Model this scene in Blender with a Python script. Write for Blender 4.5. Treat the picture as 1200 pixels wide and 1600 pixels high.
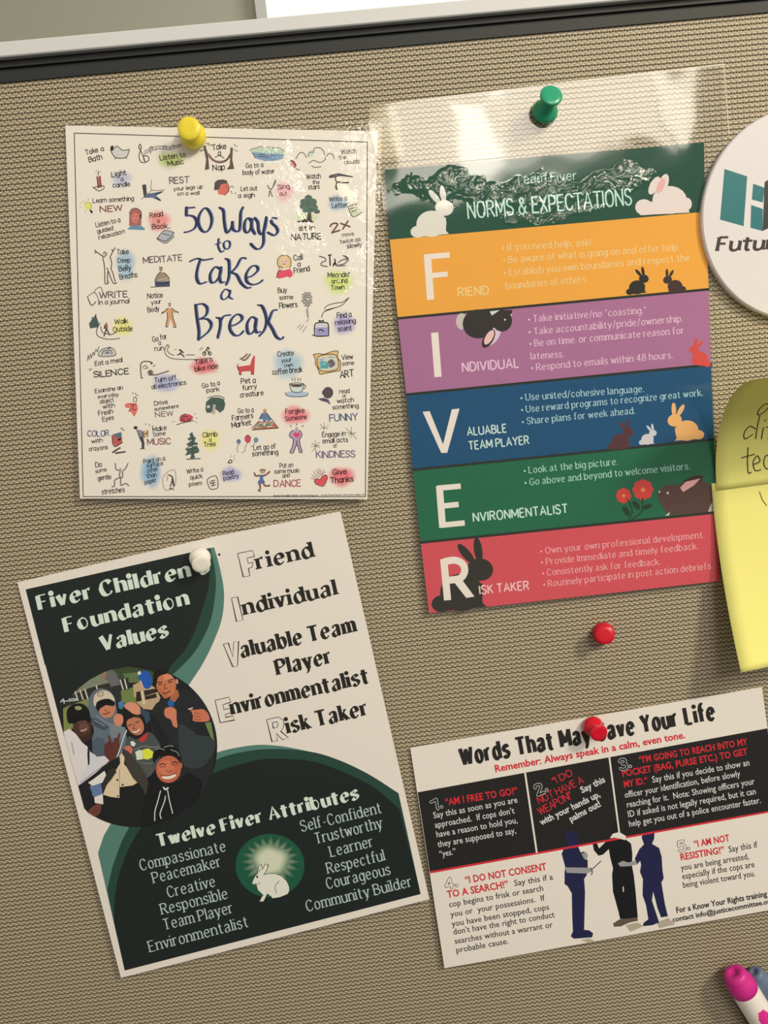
import bpy, bmesh, math, random
from math import sin, cos, pi, radians, exp, sqrt, hypot, atan2
from mathutils import Vector, Matrix
from mathutils.geometry import tessellate_polygon
random.seed(4)
for o in list(bpy.data.objects): bpy.data.objects.remove(o)
SC = bpy.context.scene
COL = SC.collection

# ------------------------------------------------------------------ camera
D = 0.32                      # distance from camera to the fabric wall (m)
Z0 = 1.25                     # height of the camera
FPX = 1259.5
R = [[0.99238174, 0.10909618, -0.05724063],
     [-0.11579791, 0.98459155, -0.13103558],
     [0.04206316, 0.13666567, 0.98972379]]          # rows: right, down, forward in (x, down, into wall)
def w3(v): return Vector((v[0], v[2], -v[1]))
cam_d = bpy.data.cameras.new('camera'); cam = bpy.data.objects.new('camera', cam_d); COL.objects.link(cam)
rt, dn, fw = w3(R[0]), w3(R[1]), w3(R[2])
m = Matrix((rt, -dn, -fw)).transposed().to_4x4(); m.translation = Vector((0, -D, Z0))
cam.matrix_world = m
cam_d.sensor_fit = 'AUTO'; cam_d.sensor_width = 36.0; cam_d.lens = 36.0*FPX/1600.0
cam_d.clip_start = 0.005; cam_d.clip_end = 50
SC.camera = cam
CAM = Vector((0, -D, Z0))

# ------------------------------------------------------------------ light, world, exposure
w = bpy.data.worlds.new('room_light'); SC.world = w; w.use_nodes = True
w.node_tree.nodes['Background'].inputs[0].default_value = (1.0, 0.86, 0.66, 1)
w.node_tree.nodes['Background'].inputs[1].default_value = 0.45
def area(name, loc, target, sx, sy, power, col):
    l = bpy.data.lights.new(name, 'AREA'); l.shape = 'RECTANGLE'; l.size = sx; l.size_y = sy; l.energy = power; l.color = col
    o = bpy.data.objects.new(name, l); COL.objects.link(o); o.location = loc
    o.rotation_euler = (Vector(target)-Vector(loc)).to_track_quat('-Z', 'Y').to_euler()
    return o
area('ceiling_panel_lamp', (0.44, -1.45, 1.915), (0.08, 0, 1.37), 0.62, 0.38, 7.5, (1.0, 0.91, 0.78))
area('ceiling_spot_lamp', (0.36, -1.44, 1.80), (0.08, 0, 1.37), 0.11, 0.14, 0.55, (1.0, 0.93, 0.80))
area('wall_spot_lamp', (0.80, -1.44, 1.86), (0.08, 0, 1.37), 0.06, 0.20, 0.5, (1.0, 0.93, 0.80))
area('warm_bulb_lamp', (0.13, -1.44, 1.80), (0.03, 0, 1.36), 0.08, 0.08, .12, (1.0, 0.86, 0.55))
area('desk_side_lamp', (0.86, -0.85, 1.93), (0.1, 0, 1.2), 0.20, 0.20, 11.8, (1.0, 0.86, 0.62))
area('far_wall_fill', (1.0, 1.3, 2.3), (0.2, 2.1, 1.6), 0.8, 0.8, 14, (1.0, 0.93, 0.78))  # unseen fill light, added to grade the far wall's brightness
SC.view_settings.view_transform = 'Standard'; SC.view_settings.look = 'None'
SC.view_settings.exposure = -0.13; SC.view_settings.gamma = 1.0
SC.view_settings.use_curve_mapping = False

# ------------------------------------------------------------------ helpers
def ray(px, py):
    a = ((px-600)/FPX, (py-800)/FPX, 1.0)
    return w3([sum(R[k][i]*a[k] for k in range(3)) for i in range(3)])
def W(px, py, h=0.0):
    """point seen at a photograph pixel, lying h metres in front of the fabric"""
    d = ray(px, py); t = (D-h)/d.y
    return CAM + d*t
def lin(c): return c/12.92 if c <= .04045 else ((c+.055)/1.055)**2.4
def alb(r, g, b):
    L = (.74, .64, .49)
    return tuple(min(.9, max(.004, lin(v/255)/l*.82)) for v, l in zip((r, g, b), L)) + (1.0,)
def raw(r, g, b): return (lin(r/255), lin(g/255), lin(b/255), 1)

class NT:
    def __init__(s, mat):
        s.t = mat.node_tree; s.n = s.t.nodes; s.l = s.t.links
    def new(s, typ, **k):
        n = s.n.new(typ)
        for a, v in k.items(): setattr(n, a, v)
        return n
    def put(s, sock, v):
        if isinstance(v, bpy.types.NodeSocket): s.l.new(v, sock)
        else: sock.default_value = v
    def m(s, op, a, b=0.0, c=None):
        n = s.new('ShaderNodeMath', operation=op); s.put(n.inputs[0], a); s.put(n.inputs[1], b)
        if c is not None: s.put(n.inputs[2], c)
        return n.outputs[0]
    def mix(s, f, a, b):
        n = s.new('ShaderNodeMix', data_type='RGBA'); s.put(n.inputs[0], f); s.put(n.inputs[6], a); s.put(n.inputs[7], b)
        return n.outputs[2]
def mat(name, col=(.5, .5, .5, 1), rough=.5, metal=0.0, spec=.5):
    m = bpy.data.materials.new(name); m.use_nodes = True
    b = m.node_tree.nodes['Principled BSDF']
    b.inputs['Base Color'].default_value = col; b.inputs['Roughness'].default_value = rough
    b.inputs['Metallic'].default_value = metal; b.inputs['Specular IOR Level'].default_value = spec
    return m
def noise_bump(m, scale, strength, dist=.0005):
    t = NT(m); b = m.node_tree.nodes['Principled BSDF']
    tc = t.new('ShaderNodeTexCoord'); n = t.new('ShaderNodeTexNoise'); n.inputs['Scale'].default_value = scale
    t.l.new(tc.outputs['Object'], n.inputs['Vector'])
    bp = t.new('ShaderNodeBump'); bp.inputs['Strength'].default_value = strength; bp.inputs['Distance'].default_value = dist
    t.l.new(n.outputs[0], bp.inputs['Height']); t.l.new(bp.outputs[0], b.inputs['Normal'])
    return m
def mesh_obj(name, verts, faces, m, parent=None, smooth=False, cols=None):
    me = bpy.data.meshes.new(name); me.from_pydata([tuple(v) for v in verts], [], faces); me.update()
    if cols is not None:
        at = me.color_attributes.new('Ink', 'FLOAT_COLOR', 'POINT')
        at.data.foreach_set('color', [c for q in cols for c in q])
    if smooth: me.polygons.foreach_set('use_smooth', [True]*len(me.polygons))
    me.materials.append(m)
    o = bpy.data.objects.new(name, me); COL.objects.link(o)
    if parent: o.parent = parent; o.matrix_parent_inverse = parent.matrix_world.inverted()
    return o
def bm_obj(name, bm, m, parent=None, smooth=False):
    bmesh.ops.recalc_face_normals(bm, faces=bm.faces)
    me = bpy.data.meshes.new(name); bm.to_mesh(me); bm.free(); me.materials.append(m)
    if smooth: me.polygons.foreach_set('use_smooth', [True]*len(me.polygons))
    o = bpy.data.objects.new(name, me); COL.objects.link(o)
    if parent: o.parent = parent; o.matrix_parent_inverse = parent.matrix_world.inverted()
    return o
def thing(name, label, cat, loc, group=None):
    o = bpy.data.objects.new(name, None); COL.objects.link(o); o.location = loc; o.empty_display_size = .01
    o['label'] = label; o['category'] = cat
    if group: o['group'] = group
    o.matrix_world = Matrix.Translation(loc)
    return o
def box(bm, x0, x1, y0, y1, z0, z1):
    v = [bm.verts.new((x, y, z)) for x in (x0, x1) for y in (y0, y1) for z in (z0, z1)]
    for f in ((0, 1, 3, 2), (4, 6, 7, 5), (0, 4, 5, 1), (2, 3, 7, 6), (0, 2, 6, 4), (1, 5, 7, 3)): bm.faces.new([v[i] for i in f])

# ------------------------------------------------------------------ materials
# woven panel fabric
UP, VP = 1.1167e-3, 1.8716e-3
FAB = mat('woven_fabric', rough=.5)
t = NT(FAB); B = FAB.node_tree.nodes['Principled BSDF']
tc = t.new('ShaderNodeTexCoord'); sp = t.new('ShaderNodeSeparateXYZ')
wn = t.new('ShaderNodeTexNoise'); wn.inputs['Scale'].default_value = 260; wn.inputs['Detail'].default_value = 1
t.l.new(tc.outputs['Object'], wn.inputs['Vector']); t.l.new(tc.outputs['Object'], sp.inputs[0])
wob = t.m('MULTIPLY', t.m('SUBTRACT', wn.outputs[0], .5), .28)
u = t.m('ADD', t.m('DIVIDE', sp.outputs[0], UP), wob)
v = t.m('ADD', t.m('DIVIDE', sp.outputs[2], VP), t.m('MULTIPLY', wob, .45))
def rnd(a): return t.m('SUBTRACT', a, t.m('ROUND', a, 0.0))
def bell(a, wa, b, wb):
    q = t.m('ADD', t.m('POWER', t.m('ABSOLUTE', t.m('DIVIDE', a, wa)), 2.0), t.m('POWER', t.m('ABSOLUTE', t.m('DIVIDE', b, wb)), 2.0))
    return t.m('EXPONENT', t.m('MULTIPLY', q, -1.0))
fu, fv = rnd(u), rnd(v)
hole = bell(fu, .25, fv, .17)
groove = bell(fv, .11, 0.0, 1.0)
u2 = t.m('MULTIPLY', rnd(t.m('MULTIPLY', u, .5)), 2.0)
u3 = t.m('MULTIPLY', rnd(t.m('MULTIPLY', t.m('ADD', u, 1.0), .5)), 2.0)
ka = bell(u2, .40, rnd(t.m('SUBTRACT', v, .31)), .155)
kb = bell(u3, .42, rnd(t.m('ADD', v, .26)), .15)
knot = t.m('MAXIMUM', ka, kb)
fib = t.new('ShaderNodeTexNoise'); fib.inputs['Scale'].default_value = 2200; fib.inputs['Detail'].default_value = 2
t.l.new(tc.outputs['Object'], fib.inputs['Vector'])
c1 = t.mix(t.m('MULTIPLY', knot, t.m('ADD', t.m('MULTIPLY', fib.outputs[0], .9), .42)), (.290, .245, .170, 1), (1.0, .94, .78, 1))  # glossy highlights on the thread knots are whitened into the base colour
c2 = t.mix(t.m('MULTIPLY', groove, .22), c1, (.10, .085, .055, 1))
c3 = t.mix(t.m('MINIMUM', t.m('MULTIPLY', hole, 1.25), 1.0), c2, (.022, .017, .01, 1))
t.l.new(c3, B.inputs['Base Color'])
hgt = t.m('SUBTRACT', t.m('SUBTRACT', t.m('ADD', t.m('MULTIPLY', knot, .9), t.m('MULTIPLY', fib.outputs[0], .25)), t.m('MULTIPLY', hole, .9)), t.m('MULTIPLY', groove, .35))
bp = t.new('ShaderNodeBump'); bp.inputs['Strength'].default_value = .8; bp.inputs['Distance'].default_value = .00028
t.l.new(hgt, bp.inputs['Height']); t.l.new(bp.outputs[0], B.inputs['Normal'])
B.inputs['Roughness'].default_value = .38; B.inputs['Specular IOR Level'].default_value = .6

def ink_mat(name, rough, spec):
    m = mat(name, rough=rough, spec=spec); t = NT(m)
    a = t.new('ShaderNodeAttribute', attribute_name='Ink')
    t.l.new(a.outputs['Color'], m.node_tree.nodes['Principled BSDF'].inputs['Base Color'])
    return m
INK = ink_mat('printed_ink', .42, .35)
INKL = ink_mat('laminated_ink', .6, .05)
INKM = ink_mat('matte_ink', .7, .2)
PAPER = noise_bump(mat('white_paper', alb(236, 222, 201), .55, 0, .35), 900, .08, .0001)
PAPER_D = noise_bump(mat('card_paper', alb(226, 212, 190), .5, 0, .35), 900, .08, .0001)
YEL = noise_bump(mat('yellow_note_paper', alb(236, 228, 118), .7, 0, .25), 1200, .1, .0001)
BADGE = mat('white_foam_board', alb(214, 202, 190), .45, 0, .4)
BADGE_E = mat('foam_board_edge', alb(205, 190, 165), .7)
def plastic(name, c, rough=.28): 
    m = mat(name, c, rough); b = m.node_tree.nodes['Principled BSDF']
    b.inputs['Subsurface Weight'].default_value = .12; b.inputs['Subsurface Radius'].default_value = (.002, .002, .002)
    return m
STEEL = mat('pin_steel', (.6, .6, .58, 1), .25, 1)

# clear laminating film, crinkled where a mask says so
def film(name, blobs, haze, crk=.0017, rough=.07):
    m = bpy.data.materials.new(name); m.use_nodes = True; t = NT(m)
    t.n.clear(); out = t.new('ShaderNodeOutputMaterial')
    tc = t.new('ShaderNodeTexCoord'); P = tc.outputs['Object']
    mask = None
    wv = t.new('ShaderNodeTexNoise'); wv.inputs['Scale'].default_value = 110; wv.inputs['Detail'].default_value = 3; t.l.new(P, wv.inputs['Vector'])
    wm = t.new('ShaderNodeVectorMath', operation='MULTIPLY_ADD'); t.l.new(wv.outputs['Color'], wm.inputs[0]); wm.inputs[1].default_value = (.026, 0, .018); wm.inputs[2].default_value = (-.013, 0, -.009)
    wa = t.new('ShaderNodeVectorMath', operation='ADD'); t.l.new(P, wa.inputs[0]); t.l.new(wm.outputs[0], wa.inputs[1])
    for (px, py, rx, ry) in blobs:
        c = W(px, py); a = t.new('ShaderNodeMapping'); a.vector_type = 'POINT'
        s1, s2 = 1/(rx*2.65e-4), 1/(ry*2.65e-4)
        a.inputs['Scale'].default_value = (s1, 0, s2); a.inputs['Location'].default_value = (-c.x*s1, 0, -c.z*s2)
        t.l.new(wa.outputs[0], a.inputs[0]); L = t.new('ShaderNodeVectorMath', operation='LENGTH'); t.l.new(a.outputs[0], L.inputs[0])
        k = t.new('ShaderNodeMapRange'); k.interpolation_type = 'SMOOTHSTEP'
        for i, q in zip((1, 2, 3, 4), (.55, 1.1, 1, 0)): k.inputs[i].default_value = q
        t.l.new(L.outputs['Value'], k.inputs[0])
        mask = k.outputs[0] if mask is None else t.m('MAXIMUM', mask, k.outputs[0])
    n1 = t.new('ShaderNodeTexNoise'); n1.inputs['Scale'].default_value = 26; n1.inputs['Detail'].default_value = 1
    n2 = t.new('ShaderNodeTexNoise'); n2.inputs['Scale'].default_value = 230; n2.inputs['Detail'].default_value = 3; n2.inputs['Distortion'].default_value = 1.2
    for n in (n1, n2): t.l.new(P, n.inputs['Vector'])
    h = t.m('MULTIPLY', n1.outputs[0], .0008)
    if mask is not None: h = t.m('ADD', h, t.m('MULTIPLY', t.m('MULTIPLY', n2.outputs[0], mask), crk))
    b = t.new('ShaderNodeBump'); b.inputs['Strength'].default_value = 1; b.inputs['Distance'].default_value = 1.0
    t.l.new(h, b.inputs['Height'])
    g = t.new('ShaderNodeBsdfGlossy'); g.inputs['Roughness'].default_value = rough; g.inputs['Color'].default_value = (1, 1, 1, 1)
    t.l.new(b.outputs[0], g.inputs['Normal'])
    g2 = t.new('ShaderNodeBsdfDiffuse'); g2.inputs['Color'].default_value = (.85, .88, .84, 1)
    tr = t.new('ShaderNodeBsdfTransparent'); tr.inputs['Color'].default_value = (1, 1, 1, 1)
    fr = t.new('ShaderNodeFresnel'); geo = t.new('ShaderNodeNewGeometry'); t.l.new(t.m('SUBTRACT', 1.56, t.m('MULTIPLY', geo.outputs['Backfacing'], 1.56-1/1.56)), fr.inputs['IOR']); t.l.new(b.outputs[0], fr.inputs['Normal'])
    m0 = t.new('ShaderNodeMixShader'); m0.inputs[0].default_value = haze; t.l.new(tr.outputs[0], m0.inputs[1]); t.l.new(g2.outputs[0], m0.inputs[2])
    m1 = t.new('ShaderNodeMixShader'); t.l.new(fr.outputs[0], m1.inputs[0]); t.l.new(m0.outputs[0], m1.inputs[1]); t.l.new(g.outputs[0], m1.inputs[2])
    t.l.new(m1.outputs[0], out.inputs[0])
    return m

# ------------------------------------------------------------------ lettering: a pen skeleton for every character
GL = {}
for ln in """A 5.4|0,0 2.7,7 5.4,0;.9,2.4 4.5,2.4
B 4.6|0,0 0,7;~0,7 2.4,6.9 3.9,6.1 3.8,4.4 2.2,3.8 0,3.8;~0,3.8 2.6,3.7 4.5,2.8 4.4,.9 2.6,.1 0,0
C 5|~4.8,5.6 3.8,6.8 2.4,7.05 .9,6.2 .1,3.5 .9,.8 2.4,-.05 3.9,.3 4.9,1.5
D 5.2|0,0 0,7;~0,7 2.2,6.9 4.3,5.9 5.1,3.5 4.3,1.1 2.2,.1 0,0
E 4|0,0 0,7;0,7 4,7;0,0 4,0;0,3.7 3.3,3.7
F 3.8|0,0 0,7;0,7 3.8,7;0,3.7 3.2,3.7
G 5.4|~4.9,5.7 3.9,6.8 2.5,7.05 .9,6.2 .1,3.5 .9,.8 2.6,-.05 4.2,.3 5.1,1.3;5.1,1.2 5.1,3.2 3,3.2
H 5|0,0 0,7;5,0 5,7;0,3.7 5,3.7
I .1|0,0 0,7
J 3.2|~3.2,7 3.2,2 2.7,.4 1.5,-.05 .4,.4 0,1.6
K 4.6|0,0 0,7;4.3,7 0,2.9;1.5,4.2 4.6,0
L 3.8|0,7 0,0;0,0 3.8,0
M 6|0,0 0,7;0,7 3,1.5;3,1.5 6,7;6,7 6,0
N 5|0,0 0,7;0,7 5,0;5,0 5,7
O 5.6|~2.8,7.05 4.7,6.2 5.5,3.5 4.7,.8 2.8,-.05 .9,.8 .1,3.5 .9,6.2 2.8,7.05
P 4.4|0,0 0,7;~0,7 2.6,6.9 4.3,6.1 4.3,4.2 2.6,3.3 0,3.2
Q 5.6|~2.8,7.05 4.7,6.2 5.5,3.5 4.7,.8 2.8,-.05 .9,.8 .1,3.5 .9,6.2 2.8,7.05;3.5,1.5 5.6,-.6
R 4.8|0,0 0,7;~0,7 2.6,6.9 4.2,6.2 4.2,4.4 2.6,3.6 0,3.5;2.2,3.5 4.8,0
S 4.4|~4.1,5.8 3.2,6.9 2,7.05 .6,6.5 .2,5.2 1,4.1 3.1,3.3 4.3,2.2 4,.8 2.5,-.05 1,.2 0,1.4
T 5|2.5,0 2.5,7;0,7 5,7
U 5|~0,7 0,2.4 .6,.6 2.5,-.05 4.4,.6 5,2.4 5,7
V 5.4|0,7 2.7,0;2.7,0 5.4,7
W 7.4|0,7 1.9,0;1.9,0 3.7,6.4;3.7,6.4 5.5,0;5.5,0 7.4,7
X 4.8|0,7 4.8,0;4.8,7 0,0
Y 5|0,7 2.5,3.4;5,7 2.5,3.4;2.5,3.4 2.5,0
Z 4.6|0,7 4.6,7;4.6,7 0,0;0,0 4.6,0
a 3.9|~3.8,3.8 2.8,4.95 1.4,4.8 .2,3.6 .1,1.6 1,.1 2.3,.1 3.4,1.2 3.8,2.4;3.8,5 3.8,0
α 3.9|~.3,3.9 1,4.9 2.4,5 3.3,4.2 3.3,2 3.3,.8 4.1,.1;~3.3,2.9 1.8,2.7 .4,2 .1,.9 .8,0 2,.1 3.3,1.3
b 4|0,0 0,7.3;~0,2.5 .7,4.2 2.1,5 3.4,4.3 3.9,2.5 3.4,.7 2.1,-.05 .7,.8 0,2.5
c 3.6|~3.5,4 2.6,4.9 1.6,4.95 .5,4.1 .1,2.5 .5,.8 1.7,-.05 2.8,.2 3.6,1.1
d 4|4,0 4,7.3;~4,2.5 3.3,4.2 1.9,5 .6,4.3 .1,2.5 .6,.7 1.9,-.05 3.3,.8 4,2.5
e 3.9|.1,2.7 3.8,2.7;~3.8,2.7 3.4,4.3 2.1,5 .6,4.2 .1,2.4 .6,.7 2.1,-.05 3.7,.9
f 2.8|~2.9,6.9 2,7.3 1.2,6.8 1,5.6 1,3 1,0;0,4.7 2.4,4.7
g 3.9|~3.9,2.5 3.2,4.2 1.9,5 .6,4.3 .1,2.5 .6,.7 1.9,.1 3.2,.8 3.9,2.5;~3.9,5 3.9,0 3.4,-1.7 1.9,-2.3 .4,-1.8
h 3.8|0,0 0,7.3;~0,3 .8,4.5 2.2,5 3.5,4.3 3.8,3 3.8,0
i .1|0,0 0,5;.0,6.8
j 1|~1,5 1,0 .7,-1.6 -.4,-2.2;.1,6.8
k 3.6|0,0 0,7.3;3.4,5 0,1.9;1.2,3 3.6,0
l .1|0,0 0,7.3
m 6.4|0,0 0,5;~0,3.2 .6,4.5 1.8,5 3,4.3 3.2,3 3.2,0;~3.2,3.2 3.8,4.5 5,5 6.2,4.3 6.4,3 6.4,0
n 3.8|0,0 0,5;~0,3 .8,4.5 2.2,5 3.5,4.3 3.8,3 3.8,0
o 4|~2,5 3.4,4.3 3.9,2.5 3.4,.7 2,-.05 .6,.7 .1,2.5 .6,4.3 2,5
p 4|0,5 0,-2.2;~0,2.5 .7,4.2 2.1,5 3.4,4.3 3.9,2.5 3.4,.7 2.1,-.05 .7,.8 0,2.5
q 4|4,5 4,-2.2;~4,2.5 3.3,4.2 1.9,5 .6,4.3 .1,2.5 .6,.7 1.9,-.05 3.3,.8 4,2.5
r 2.6|0,0 0,5;~0,2.8 .6,4.3 1.6,4.95 2.6,4.7
s 3.2|~3,4 2.4,4.9 1.3,4.95 .3,4.3 .4,3.2 1.6,2.6 2.9,2 3.1,1 2.3,.1 1,0 0,.9
t 2.8|~1.1,6.6 1.1,3 1.2,.8 1.9,0 2.8,.3;0,4.8 2.6,4.8
u 3.8|~0,5 0,2 .4,.6 1.6,-.05 3,.5 3.8,2;3.8,5 3.8,0
v 3.6|0,5 1.8,0;1.8,0 3.6,5
w 5.6|0,5 1.4,0;1.4,0 2.8,4.6;2.8,4.6 4.2,0;4.2,0 5.6,5
x 3.6|0,5 3.6,0;3.6,5 0,0
y 3.8|0,5 2,0;~3.8,5 2,0 1.2,-1.7 .2,-2.2
z 3.4|0,5 3.4,5;3.4,5 0,0;0,0 3.4,0
0 4.4|~2.2,7.05 3.8,6.2 4.3,3.5 3.8,.8 2.2,-.05 .6,.8 .1,3.5 .6,6.2 2.2,7.05
1 2|~0,5.6 1,6.2 1.7,7;1.7,7 1.7,0
2 4|~.2,5.4 .8,6.8 2.2,7 3.6,6.2 3.6,4.8 2.2,2.8 0,0;0,0 4,0
3 4|~.2,6 1.2,7 3,6.9 3.7,5.4 3,4 1.6,3.8;~1.6,3.8 3.4,3.4 4,1.8 3,.1 1.2,0 0,1
4 4.4|3.2,0 3.2,7;3.2,7 0,2;0,2 4.4,2
5 4|3.7,7 .6,7;.6,7 .3,4;~.3,4 2,4.5 3.8,3.6 3.8,1.2 2.2,-.05 0,.9
8 4.2|~2.1,3.8 .5,4.6 .5,6.3 2.1,7.05 3.7,6.3 3.7,4.6 2.1,3.8 .2,2.8 .2,.8 2.1,-.05 4,.8 4,2.8 2.1,3.8
& 5.4|~5.2,0 1.2,4.8 1.1,6.3 2.3,7 3.4,6.2 3,4.8 .6,3 .1,1.4 1.2,0 3,.1 4.9,3.2
@ 7|~5,4.6 3.8,5 2.4,4.2 2.2,2.4 3.2,1.6 4.6,2.4 5.1,4.6;~5.1,4.8 5,2.2 6,1.8 7,3.4 6.2,6 3.8,7 1.2,6 .1,3 1.4,-.4 4,-1.2 5.8,-.6
. .2|.1,.3
, .6|~.5,.5 .5,-.3 0,-1.2
: .2|.1,.4;.1,4.3
; .6|~.5,.5 .5,-.3 0,-1.2;.5,4.3
! .2|.1,7 .1,2;.1,.3
? 3.6|~.1,5.4 .8,6.8 2,7.05 3.4,6.2 3.3,4.8 1.9,3.4 1.8,2;1.8,.3
' .3|.2,7.2 .1,5.4
’ .6|~.5,7.2 .5,6.4 0,5.6
“ 1.8|~.5,7.2 0,6.4 .1,5.6;~1.8,7.2 1.3,6.4 1.4,5.6
” 1.8|~.4,7.2 .4,6.4 0,5.6;~1.7,7.2 1.7,6.4 1.3,5.6
/ 3|0,-1 3,7.6
- 2.2|0,2.6 2.2,2.6
( 1.6|~1.6,7.6 .4,5.6 0,3 .4,.4 1.6,-1.6
) 1.6|~0,7.6 1.2,5.6 1.6,3 1.2,.4 0,-1.6
• 1.4|.7,2.8""".split('\n'):
    ch, rest = ln[0], ln[2:]
    wd, st = rest.split('|'); L = []
    for s in st.split(';'):
        if s.startswith('~'): L.append((True, [tuple(map(float, p.split(','))) for p in s[1:].split()]))
        elif ' ' not in s: L.append((None, [tuple(map(float, s.split(',')))]))
        else: L.append((False, [tuple(map(float, p.split(','))) for p in s.split()]))
    GL[ch] = (float(wd), L)
def smooth_pts(p, k=4):
    closed = hypot(p[0][0]-p[-1][0], p[0][1]-p[-1][1]) < 1e-6 and len(p) > 3
    if len(p) < 3: return p, closed
    out = []; n = len(p)
    for i in range(n-1):
        p0 = p[i-1] if i > 0 else (p[-2] if closed else p[0]); p1 = p[i]; p2 = p[i+1]
        p3 = p[i+2] if i+2 < n else (p[1] if closed else p[-1])
        for j in range(k):
            s = j/k; s2 = s*s; s3 = s2*s
            out.append(tuple(.5*(2*p1[a]+(p2[a]-p0[a])*s+(2*p0[a]-5*p1[a]+4*p2[a]-p3[a])*s2+(3*p1[a]-p0[a]-3*p2[a]+p3[a])*s3) for a in (0, 1)))
    out.append(tuple(p[-1]))
    return out, closed

# the plain sans serif: Blender's built-in face, outlines taken once per character
SANS = {}
def sans_glyph(ch, off):
    k = (ch, off)
    if k not in SANS:
        c = bpy.data.curves.new('g', 'FONT'); c.body = ch+'  |'; c.offset = off; c.resolution_u = 2
        o = bpy.data.objects.new('g', c); COL.objects.link(o)
        bpy.context.view_layer.update()
        dg = bpy.context.evaluated_depsgraph_get(); e = o.evaluated_get(dg); me = e.to_mesh()
        me.calc_loop_triangles()
        V = [tuple(v.co[:2]) for v in me.vertices]; F = [tuple(q.vertices) for q in me.loop_triangles]
        bar = max(v[0] for v in V)
        # drop the vertical bar that measures the advance
        bx = bar-.076-2*off-.03
        keep = [f for f in F if not all(V[i][0] > bx for i in f)]
        SANS[k] = (V, keep, bar); e.to_mesh_clear(); bpy.data.objects.remove(o); bpy.data.curves.remove(c)
    return SANS[k]

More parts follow.
